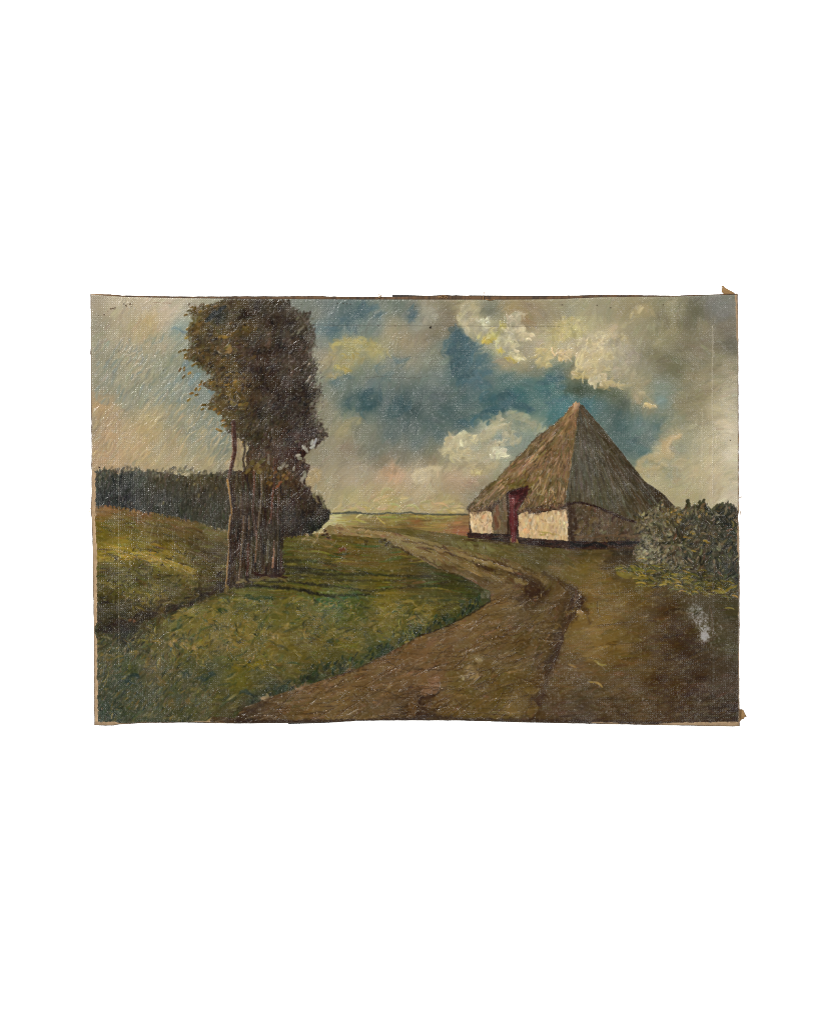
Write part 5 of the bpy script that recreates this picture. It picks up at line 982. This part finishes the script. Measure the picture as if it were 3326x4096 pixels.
def plain(name, srgb, rough, spec=0.3, scale=200, var=0.25):
    m, t, b = nodes(name)
    co = N(t, 'ShaderNodeTexCoord').outputs['Object']
    n = N(t, 'ShaderNodeTexNoise', ins={'Vector': co, 'Scale': scale, 'Detail': 5.0})
    c = lin(srgb) / ILL
    mix = N(t, 'ShaderNodeMix', data_type='RGBA', ins={0: n.outputs[0], 6: (*(c * (1 - var)), 1), 7: (*(c * (1 + var)), 1)})
    t.links.new(mix.outputs[2], b.inputs['Base Color'])
    b.inputs['Roughness'].default_value = rough; b.inputs['Specular IOR Level'].default_value = spec
    bump = N(t, 'ShaderNodeBump', ins={'Strength': 0.4, 'Distance': 0.0004, 'Height': n.outputs[0]})
    t.links.new(bump.outputs[0], b.inputs['Normal'])
    return m
MAT_THREAD = plain('frayed_linen', (150, 118, 80), 0.9, 0.1, 900)
MAT_BAR = plain('dark_stretcher_wood', (40, 34, 30), 0.7, 0.3, 60)
MAT_FLAP = plain('folded_linen', (150, 118, 78), 0.9, 0.1, 1400, 0.35)
m, t, b = nodes('white_backdrop')
nn = N(t, 'ShaderNodeTexNoise', ins={'Vector': N(t, 'ShaderNodeTexCoord').outputs['Object'], 'Scale': 3.0, 'Detail': 4.0})
mx = N(t, 'ShaderNodeMix', data_type='RGBA', ins={0: nn.outputs[0], 6: (0.77, 0.77, 0.77, 1), 7: (0.80, 0.80, 0.80, 1)})
t.links.new(mx.outputs[2], b.inputs['Base Color']); b.inputs['Roughness'].default_value = 0.9; b.inputs['Specular IOR Level'].default_value = 0.1
MAT_WHITE = m

# ------------------------------------------------------------------ the outline of the stretched cloth (slightly wavy), in P
def curve(*p):
    a = np.array(p, np.float32).reshape(-1, 2)
    return lambda s: np.interp(s, a[:, 0], a[:, 1])
top_out = curve(0, 29.6, 14, 29.6, 45, 29.8, 60, 30.5, 90, 32.5, 150, 34.5, 260, 35.8, 500, 35.4, 600, 34.8, 640, 36, 700, 37.3, 804, 36.8, 880, 34.2, 941, 32.4, 1000, 33.8, 1046, 34.8, 1218, 35, 1290, 33.6, 1351, 31.6, 1465, 32.6, 1540, 34, 1653, 30.4, 1708, 29.6, 1736, 29.6)
top_in = curve(0, 31.6, 20, 32, 60, 35, 100, 37.5, 200, 40, 300, 41.5, 450, 43.2, 560, 43.6, 700, 44.6, 804, 44.6, 941, 44.8, 1046, 45, 1150, 44.6, 1240, 43.6, 1350, 38.6, 1450, 37.4, 1550, 37, 1640, 33.2, 1708, 32, 1736, 32)
left_out = curve(0, 14.3, 30, 14.3, 300, 15, 415, 16.8, 560, 17, 590, 14.8, 650, 18.5, 720, 20, 800, 21, 915, 23, 1030, 23.4, 1160, 24)
right_out = curve(0, 1708, 30, 1709.5, 150, 1711, 300, 1711, 450, 1712, 566, 1712, 600, 1712.6, 615, 1710, 650, 1713, 800, 1714, 915, 1714, 990, 1712.5, 1118, 1714, 1163, 1714)
bot_out = curve(0, 1160, 25, 1160.5, 70, 1161.8, 90, 1158.5, 150, 1154.6, 264, 1153.4, 377, 1156, 528, 1154.8, 655, 1153, 714, 1149, 828, 1148, 980, 1148, 1130, 1152.6, 1240, 1154.8, 1390, 1158, 1578, 1161.8, 1698, 1163.6, 1736, 1163)
left_in = lambda y: left_out(y) + 2.6
right_in = lambda y: right_out(y) - 2.6
bot_in = lambda x: bot_out(x) - 2.2

def world(x, y, z):
    return np.stack([(x - CX) * K, -(y - CY) * K, z], -1)

# ------------------------------------------------------------------ the painted face: one sheet, then parted along the motifs
NU, NV = 1305, 864
u, v = np.meshgrid(np.linspace(0, 1, NU, dtype=np.float32), np.linspace(0, 1, NV, dtype=np.float32))
x = 20 + u * 1690; y = 35 + v * 1120
for _ in range(4):
    x = left_in(y) * (1 - u) + right_in(y) * u
    y = top_in(x) * (1 - v) + bot_in(x) * v
bx = np.clip(x / RES, 0, GW - 1.001); by = np.clip((y - OY) / RES, 0, GH - 1.001)
ix = bx.astype(np.int32); iy = by.astype(np.int32); fx = (bx - ix).astype(np.float32); fy = (by - iy).astype(np.float32)
def samp(a):
    f, g = (fx[..., None], fy[..., None]) if a.ndim == 3 else (fx, fy)
    return (a[iy, ix] * (1 - f) + a[iy, ix + 1] * f) * (1 - g) + (a[iy + 1, ix] * (1 - f) + a[iy + 1, ix + 1] * f) * g
pig = lin(samp(COL)); pig = pig * (pig / 0.22) ** 0.09; pig = pig + (pig.mean(-1, keepdims=True) - pig) * 0.10; pig = (np.maximum(pig * PIG - OFF, pig * 0.3) / ILL).astype(np.float32)
hgt = samp(HGT)
thk = np.clip(samp(THK), 0, 1)
# slack in the cloth: a broad sag, ripples near the edges, the dent low on the right
sag = -3.0 * np.sin(np.pi * u) * np.sin(np.pi * v) + 1.4 * (fbm(x / 210, y / 210, 5.5, 3) - 0.5) * 2
dent = 5.0 * np.exp(-((x - 1648) / 40) ** 2 - ((y - 905) / 85) ** 2) * np.clip((x - 1560) / 60, 0, 1)
edge = np.minimum(np.minimum(u * 1690, (1 - u) * 1690), np.minimum(v * 1115, (1 - v) * 1115))
roll = -1.2 * np.exp(-edge / 2.2)
z = ZT + K * (hgt * RELIEF + sag * 0.5 - dent + roll)
co = world(x, y, z).reshape(-1, 3).astype(np.float32)
wv = np.clip(1.15 - 0.85 * thk, 0.2, 1.2)
lab = LAB[np.clip(np.round((y - OY) / RES).astype(int), 0, GH - 1), np.clip(np.round(x / RES).astype(int), 0, GW - 1)][:-1, :-1]
vid = np.arange(NU * NV, dtype=np.int32).reshape(NV, NU)
quads = np.stack([vid[:-1, :-1], vid[1:, :-1], vid[1:, 1:], vid[:-1, 1:]], -1).reshape(-1, 4)
labf = lab.reshape(-1)
pigf = pig.reshape(-1, 3); wvf = wv.reshape(-1)

painting = link('oil_painting', None, None, 'old unframed oil painting of a thatched barn and tall trees by a rutted track', 'painting')
painting.location = (0, 0, 0.0)

def piece(name, labels, parent, label=None, mat=None):
    sel = np.isin(labf, labels)
    if not sel.any(): return None
    q = quads[sel]
    used, inv = np.unique(q, return_inverse=True)
    me = mesh_np(name, co[used], inv.reshape(-1, 4), mat or MAT_PAINT, pigf[used], wvf[used])
    return link(name, me, parent, label)

# the cloth itself: one sheet under all the paint, bare along the edges
sl = np.r_[0:NV:3]; sl = np.append(sl, NV - 1) if sl[-1] != NV - 1 else sl
sc = np.r_[0:NU:3]; sc = np.append(sc, NU - 1) if sc[-1] != NU - 1 else sc
isb = (LAB[np.clip(np.round((y - OY) / RES).astype(int), 0, GH - 1), np.clip(np.round(x / RES).astype(int), 0, GW - 1)] == BARE)
zc = ZT + K * (sag * 0.5 - dent + roll - 0.35) + np.where(isb, 0.3 * K, -0.25 * K)
cc_ = world(x, y, zc)[np.ix_(sl, sc)].reshape(-1, 3)
vv = np.arange(len(sl) * len(sc)).reshape(len(sl), len(sc))
cq = np.stack([vv[:-1, :-1], vv[1:, :-1], vv[1:, 1:], vv[:-1, 1:]], -1).reshape(-1, 4)
cp = np.where(isb[..., None], pig, lin((196, 166, 132)).astype(np.float32) / ILL)[np.ix_(sl, sc)].reshape(-1, 3)
canvas = link('canvas', mesh_np('canvas', cc_, cq, MAT_CLOTH, cp, np.full(len(cc_), 0.8, np.float32)), painting, 'primed linen cloth, bare beyond the paint at its edges')
piece('painted_sky', [SKY], painting, 'cloudy blue and cream painted sky')
piece('painted_wood', [FOREST], painting, 'dark band of painted wood at the left')
piece('painted_far_wood', [HORIZON], painting, 'thin dark tree line painted along the horizon')
trees = piece('painted_trees', [TREES], painting, 'group of tall dark painted trees with ochre leaves at the left')
for i in range(100, 115):
    piece('trunk', [i], trees)
piece('painted_hillside', [HILL], painting, 'yellow brown painted slope at the far left')
piece('painted_meadow', [MEADOW], painting, 'green painted meadow with tree shadows')
piece('painted_field', [FIELD], painting, 'pale painted field on the horizon')
piece('painted_track', [ROAD], painting, 'brown rutted painted track curving to the barn')
piece('painted_yard', [YARD], painting, 'olive brown painted ground right of the track')
barn = piece('painted_barn', [SIDEWALL], painting, 'painted thatched barn with white front walls')
piece('roof', [ROOF], barn, 'sunlit tan thatch of the front slope')
piece('roof', [SIDEROOF], barn, 'grey shaded thatch of the side slope')
wl = labf == WALL
xq = x[:-1, :-1].reshape(-1)
labf[wl & (xq < 1090)] = 60
labf[(labf == BASE) & (xq < 1122)] = 61
piece('wall', [60], barn, 'small whitewashed front wall left of the door')
piece('wall', [WALL], barn, 'wide whitewashed front wall right of the door')
piece('door_bay', [BAY], barn); piece('door', [DOOR], barn, 'dark red door leaf'); piece('plinth', [BASE], barn); piece('plinth', [61], barn)
piece('painted_bush', [BUSH], painting, 'flowering painted bush at the right edge')

# ------------------------------------------------------------------ the turned-over edges of the cloth
def margin(name, s, inner, zi, outer, colours, drop, label, seed, curl=0.0):
    """inner/outer: (n,2) P points along one side; a rolled lip and the flank down to the table"""
    n = len(s); r = np.random.default_rng(seed)
    prof = [(0.0, 0.0), (0.35, 0.10), (0.7, 0.35), (1.0, 1.0)]
    rows = []; cols = []
    wob = np.interp(s, np.linspace(s[0], s[-1], 60), r.normal(0, 1, 60))
    fine = np.interp(s, np.linspace(s[0], s[-1], 240), r.normal(0, 1, 240))
    w = np.hypot(*(outer - inner).T)
    zin = zi
    for a, d in prof:
        p = inner + (outer - inner) * a
        zz = zin - K * drop * d + K * (0.9 * wob + 0.5 * fine) * np.clip(w / 9, 0.05, 1) * math.sin(math.pi * min(a, 0.9))
        rows.append(world(p[:, 0], p[:, 1], zz)); cols.append(a)
    for f in (0.35, 0.7, 1.0):
        zz = (zin - K * drop) * (1 - f) + 0.0004 * f
        rows.append(world(outer[:, 0], outer[:, 1], zz)); cols.append(1.0 + f)
    co_ = np.concatenate(rows); m_ = len(rows)
    ids = np.arange(n * m_).reshape(m_, n)
    q = np.stack([ids[:-1, :-1], ids[1:, :-1], ids[1:, 1:], ids[:-1, 1:]], -1).reshape(-1, 4)
    # colour: stains along the side; shade painted into the outer lip and flank
    st1 = np.interp(s, np.linspace(s[0], s[-1], 90), r.random(90)); st2 = np.interp(s, np.linspace(s[0], s[-1], 400), r.random(400))
    cc = []
    for a in cols:
        base, dark = colours(s, min(a, 1.0))
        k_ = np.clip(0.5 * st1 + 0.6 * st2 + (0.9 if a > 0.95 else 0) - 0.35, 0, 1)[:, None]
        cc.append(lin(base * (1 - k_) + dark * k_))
    c_ = np.concatenate(cc).astype(np.float32) / ILL
    me = mesh_np(name, co_, q, MAT_CLOTH, c_, np.full(len(co_), 0.8, np.float32))
    return link(name, me, painting, label)
def arr(*c): return np.array(c, np.float32)[None, :]
P2 = lambda a, c: np.stack([a, c], 1)
jr = np.random.default_rng(3)
so = np.linspace(14.6, 1709.4, NU); outer_top = P2(so, top_out(so)); outer_top[:, 1] += np.interp(so, np.linspace(0, 1736, 160), jr.normal(0, 0.3, 160))
sb = np.linspace(23.8, 1713.9, NU); outer_bot = P2(sb, bot_out(sb)); outer_bot[:, 1] += np.interp(sb, np.linspace(0, 1736, 160), jr.normal(0, 0.25, 160))
yl = np.linspace(29.6, 1160.2, NV); outer_left = P2(left_out(yl), yl); outer_left[:, 0] += np.interp(yl, np.linspace(0, 1180, 110), jr.normal(0, 0.35, 110))
yr = np.linspace(29.6, 1163.4, NV); outer_right = P2(right_out(yr), yr); outer_right[:, 0] += np.interp(yr, np.linspace(0, 1180, 110), jr.normal(0, 0.35, 110))
outer_left[0] = outer_top[0]; outer_left[-1] = outer_bot[0]; outer_right[0] = outer_top[-1]; outer_right[-1] = outer_bot[-1]
def col_top(s, a):
    near = np.clip(1 - (s - 15) / 60, 0, 1)[:, None]
    base = arr(100, 74, 48) * (1 - near) + arr(168, 138, 104) * near
    if a < 0.3: base = base * 0.72
    return base, arr(36, 27, 21) * (1 - near) + arr(110, 84, 58) * near
margin('tacking_margin', so, P2(x[0], y[0]), z[0], outer_top, col_top, 3.0, 'dirty brown turned-over top edge', 5)
def col_bot(s, a):
    ends = np.clip(np.maximum(1 - (s - 24) / 330, (s - 1180) / 450), 0, 1)[:, None]
    return arr(92, 74, 56) * (1 - ends) + arr(190, 160, 126) * ends, arr(34, 27, 22)
margin('tacking_margin', sb[::-1], P2(x[-1], y[-1])[::-1], z[-1][::-1], outer_bot[::-1], col_bot, 2.2, 'pale turned-over bottom edge', 6)
def col_left(s, a):
    low = np.clip((s - 380) / 150, 0, 1)[:, None]
    return arr(126, 102, 76) * (1 - low) + arr(158, 130, 100) * low, arr(50, 38, 30)
margin('tacking_margin', yl[::-1], P2(x[:, 0], y[:, 0])[::-1], z[:, 0][::-1], outer_left[::-1], col_left, 2.4, 'stained turned-over left edge', 7)
def col_right(s, a):
    return np.repeat(arr(152, 124, 94), len(s), 0), arr(60, 46, 36)
margin('tacking_margin', yr, P2(x[:, -1], y[:, -1]), z[:, -1], outer_right, col_right, 2.4, 'stained turned-over right edge', 8)

# ------------------------------------------------------------------ loose ends of cloth, threads and the bits of stretcher that peep out
def sheet(name, pts, zs, mat, label, thick=1.3):
    """a scrap of cloth: outline in P with a height for each point, real thickness"""
    n = len(pts); cx = sum(p[0] for p in pts) / n; cy = sum(p[1] for p in pts) / n; cz = sum(zs) / n
    vs = []; fs = []
    rings = (1.0, 0.66, 0.33)
    for lay in (0, 1):
        for k, f in enumerate(rings):
            for (px_, py_), zz in zip(pts, zs):
                bulge = (1 - f) * 2.2
                vs.append(((cx + (px_ - cx) * f - CX) * K, -(cy + (py_ - cy) * f - CY) * K, (cz + (zz - cz) * f + bulge - lay * thick) * K))
        vs.append(((cx - CX) * K, -(cy - CY) * K, (cz + 2.6 - lay * thick) * K))
    m_ = 3 * n + 1
    for lay in (0, 1):
        o = lay * m_
        for i in range(n):
            j = (i + 1) % n
            for k in (0, 1):
                f = (o + k * n + i, o + k * n + j, o + (k + 1) * n + j, o + (k + 1) * n + i)
                fs.append(f if lay else f[::-1])
            f = (o + 2 * n + i, o + 2 * n + j, o + 3 * n)
            fs.append(f if lay else f[::-1])
    for i in range(n):
        j = (i + 1) % n
        fs.append((i, j, m_ + j, m_ + i))
    me = bpy.data.meshes.new(name); me.from_pydata(vs, [], fs); me.update()
    for p in me.polygons: p.use_smooth = True
    me.materials.append(mat)
    return link(name, me, painting, label)
zt = ZT / K
flap = [(1666.2, 8.3), (1668.6, 9.0), (1670.4, 7.8), (1672.4, 9.2), (1674.1, 11.9), (1680, 15.6), (1687, 19.5), (1694, 23), (1700.6, 26.7), (1702, 30.5), (1690, 31.5), (1673.4, 31.0), (1669.5, 27), (1666.2, 23.6), (1666.6, 21), (1667, 18.4), (1668.5, 13.8), (1667.3, 10.8)]
sheet('corner_flap', flap, [zt - 3 + (30 - p[1]) * 0.10 for p in flap], MAT_FLAP, 'torn linen corner sticking up at the top right')
flap2 = [(1712.6, 1117), (1716, 1119), (1720, 1118.5), (1725, 1121), (1728, 1128), (1730.5, 1133), (1733, 1138), (1728, 1140), (1726, 1144), (1720, 1146), (1717, 1150), (1714, 1156), (1712.4, 1150), (1712, 1132)]
sheet('corner_flap', flap2, [zt - 9] * len(flap2), MAT_FLAP, 'folded linen corner poking out at the bottom right')

def thread(name, pts, r0, r1, label=None, sides=6):
    P_ = [Vector(((a - CX) * K, -(b_ - CY) * K, c * K)) for a, b_, c in pts]
    dense = []
    for i in range(len(P_) - 1):
        p0 = P_[max(i - 1, 0)]; p1 = P_[i]; p2 = P_[i + 1]; p3 = P_[min(i + 2, len(P_) - 1)]
        for k in range(5):
            t_ = k / 5
            dense.append(0.5 * ((2 * p1) + (p2 - p0) * t_ + (2 * p0 - 5 * p1 + 4 * p2 - p3) * t_ ** 2 + (3 * p1 - p0 - 3 * p2 + p3) * t_ ** 3))
    dense.append(P_[-1])
    vs = []; fs = []; n = len(dense)
    for i, p in enumerate(dense):
        d = (dense[min(i + 1, n - 1)] - dense[max(i - 1, 0)]).normalized()
        a = d.cross(Vector((0.3, 0.2, 1))).normalized(); c = d.cross(a)
        r = (r0 + (r1 - r0) * i / (n - 1)) * K
        for k in range(sides):
            an = 2 * math.pi * k / sides
            vs.append(p + a * (r * math.cos(an)) + c * (r * math.sin(an)))
    for i in range(n - 1):
        for k in range(sides):
            k2 = (k + 1) % sides
            fs.append((i * sides + k, i * sides + k2, (i + 1) * sides + k2, (i + 1) * sides + k))
    fs.append(tuple(range(sides))[::-1]); fs.append(tuple((n - 1) * sides + k for k in range(sides)))
    me = bpy.data.meshes.new(name); me.from_pydata([tuple(q) for q in vs], [], fs); me.update()
    for p in me.polygons: p.use_smooth = True
    me.materials.append(MAT_THREAD)
    return link(name, me, painting, label)
Z0 = zt - 1
thread('loose_thread', [(1042.8, 46, Z0), (1042.4, 40, Z0 + 1), (1043.4, 34, Z0 + 1), (1045, 27, Z0), (1045.6, 23.6, Z0), (1048, 22.6, Z0)], 0.9, 0.7, 'thread standing up from the top edge')
thread('loose_thread', [(1008, 40, Z0), (1006.5, 36, Z0 + 1), (1005.6, 32.8, Z0)], 1.0, 0.5)
thread('loose_thread', [(926, 41, Z0 + 1), (930, 37, Z0 + 2), (938, 35, Z0 + 2), (945, 36, Z0 + 2), (948, 40, Z0 + 1), (944, 42, Z0 + 1)], 0.9, 0.8)
thread('loose_thread', [(924, 36, Z0 + 1), (932, 39, Z0 + 2), (938, 41, Z0 + 2), (943, 38, Z0 + 2), (936, 34, Z0 + 1)], 0.8, 0.6)
thread('loose_thread', [(770, 40, Z0), (771, 36, Z0 + 1), (770.4, 32, Z0), (769, 30, Z0)], 1.9, 0.6, 'frayed tuft on the top edge')
thread('loose_thread', [(772, 39, Z0), (775, 35, Z0 + 1), (774, 31.5, Z0)], 1.6, 0.6)
thread('loose_thread', [(1048, 44, Z0), (1058, 46, Z0 + 1.4), (1066, 46, Z0 + 1.4), (1072, 44.5, Z0)], 1.2, 0.9)
thread('loose_thread', [(18, 588, Z0 - 2), (14.5, 593, Z0 - 2), (12.2, 599, Z0 - 3), (13, 605, Z0 - 3)], 0.9, 0.5, 'thread hanging from the left edge')
thread('loose_thread', [(1711, 566, Z0 - 2), (1715, 563, Z0 - 2), (1718.5, 562.5, Z0 - 2), (1717.4, 559.5, Z0 - 2)], 0.9, 0.5)
thread('loose_thread', [(1711, 598, Z0 - 3), (1716, 600, Z0 - 3), (1715.5, 610, Z0 - 3)], 0.9, 0.6)
thread('loose_thread', [(1703, 30, Z0), (1707, 27.5, Z0 + 1), (1710, 26.8, Z0 + 1)], 0.7, 0.5)
thread('loose_thread', [(1730, 1136, zt - 8), (1733, 1138, zt - 8), (1735.5, 1138.6, zt - 8)], 0.7, 0.4)

def bar(name, line_top, y_back, z0, z1, label):
    """a stretcher bar: extruded strip whose outer edge follows line_top"""
    vs = []; n = len(line_top); fs = []
    for (px_, py_) in line_top:
        for yy, zz in ((py_, z0), (py_, z1), (y_back, z1), (y_back, z0)):
            vs.append(((px_ - CX) * K, -(yy - CY) * K, zz * K))
    for i in range(n - 1):
        for k in range(4):
            fs.append((i * 4 + k, i * 4 + (k + 1) % 4, (i + 1) * 4 + (k + 1) % 4, (i + 1) * 4 + k))
    fs.append((0, 1, 2, 3)); fs.append(tuple((n - 1) * 4 + k for k in (3, 2, 1, 0)))
    me = bpy.data.meshes.new(name); me.from_pydata(vs, [], fs); me.update(); me.materials.append(MAT_BAR)
    return link(name, me, painting, label)
bar('stretcher_bar', [(805, 31.3), (845, 32.2), (892, 33.6), (960, 34.5), (1006, 34), (1008, 32.8), (1120, 33.5), (1216, 33.7), (1300, 33.2), (1350, 33.4)], 90, 2, zt - 7, 'dark wood of the stretcher peeping out at the top')
bar('stretcher_bar', [(531.5, 1157.6), (560, 1156.8), (620, 1155.2), (668, 1152.8), (720, 1147)], 1100, 2, zt - 7, 'dark wood of the stretcher peeping out at the bottom')

# ------------------------------------------------------------------ white surface
me = bpy.data.meshes.new('backdrop')
g = 24; S = 9.0
vs = [((i / g - 0.5) * 2 * S, (j / g - 0.5) * 2 * S, 0.0) for j in range(g + 1) for i in range(g + 1)]
fs = [(j * (g + 1) + i, j * (g + 1) + i + 1, (j + 1) * (g + 1) + i + 1, (j + 1) * (g + 1) + i) for j in range(g) for i in range(g)]
me.from_pydata(vs, [], fs); me.update(); me.materials.append(MAT_WHITE)
link('backdrop', me, None, 'plain white seamless surface under the painting', 'backdrop', 'structure')

# ------------------------------------------------------------------ light: softboxes round a copy table
def lamp(name, az, el, dist, size, power, col=(1, 1, 1)):
    l = bpy.data.lights.new(name, 'AREA'); l.shape = 'RECTANGLE'; l.size = size[0]; l.size_y = size[1]; l.energy = power; l.color = col
    o = bpy.data.objects.new(name, l); C_.objects.link(o)
    a, e = math.radians(az), math.radians(el)
    p = Vector((dist * math.cos(e) * math.cos(a), dist * math.cos(e) * math.sin(a), dist * math.sin(e)))
    o.location = p; o.rotation_euler = (-p).to_track_quat('-Z', 'Y').to_euler()
for nm, az, el, d, sz, pw, cl in LAMPS: lamp(nm, az, el, d, sz, pw, cl)
w = bpy.data.worlds.new('World'); scene.world = w; w.use_nodes = True
w.node_tree.nodes['Background'].inputs[0].default_value = (1, 1, 1, 1)
w.node_tree.nodes['Background'].inputs[1].default_value = 0.06

# ------------------------------------------------------------------ camera straight above
cam = bpy.data.cameras.new('camera'); co_ = bpy.data.objects.new('camera', cam); C_.objects.link(co_)
D_ = 1.9
co_.location = (0, 0, ZT + D_); co_.rotation_euler = (0, 0, 0)
cam.sensor_fit = 'VERTICAL'; cam.sensor_height = 36.0; cam.sensor_width = 36.0 * 3326 / 4096
cam.lens = 36.0 * D_ / (4096 / 1.5265 * K)
cam.clip_start = 0.05; cam.clip_end = 50
scene.camera = co_
scene.view_settings.view_transform = 'Standard'; scene.view_settings.look = 'None'
scene.view_settings.exposure = 0.0; scene.view_settings.gamma = 1.0; scene.view_settings.use_curve_mapping = False
scene.render.engine = 'CYCLES'
scene.cycles.max_bounces = 6; scene.cycles.use_denoising = False
scene.cycles.pixel_filter_type = 'BLACKMAN_HARRIS'; scene.cycles.filter_width = 0.9
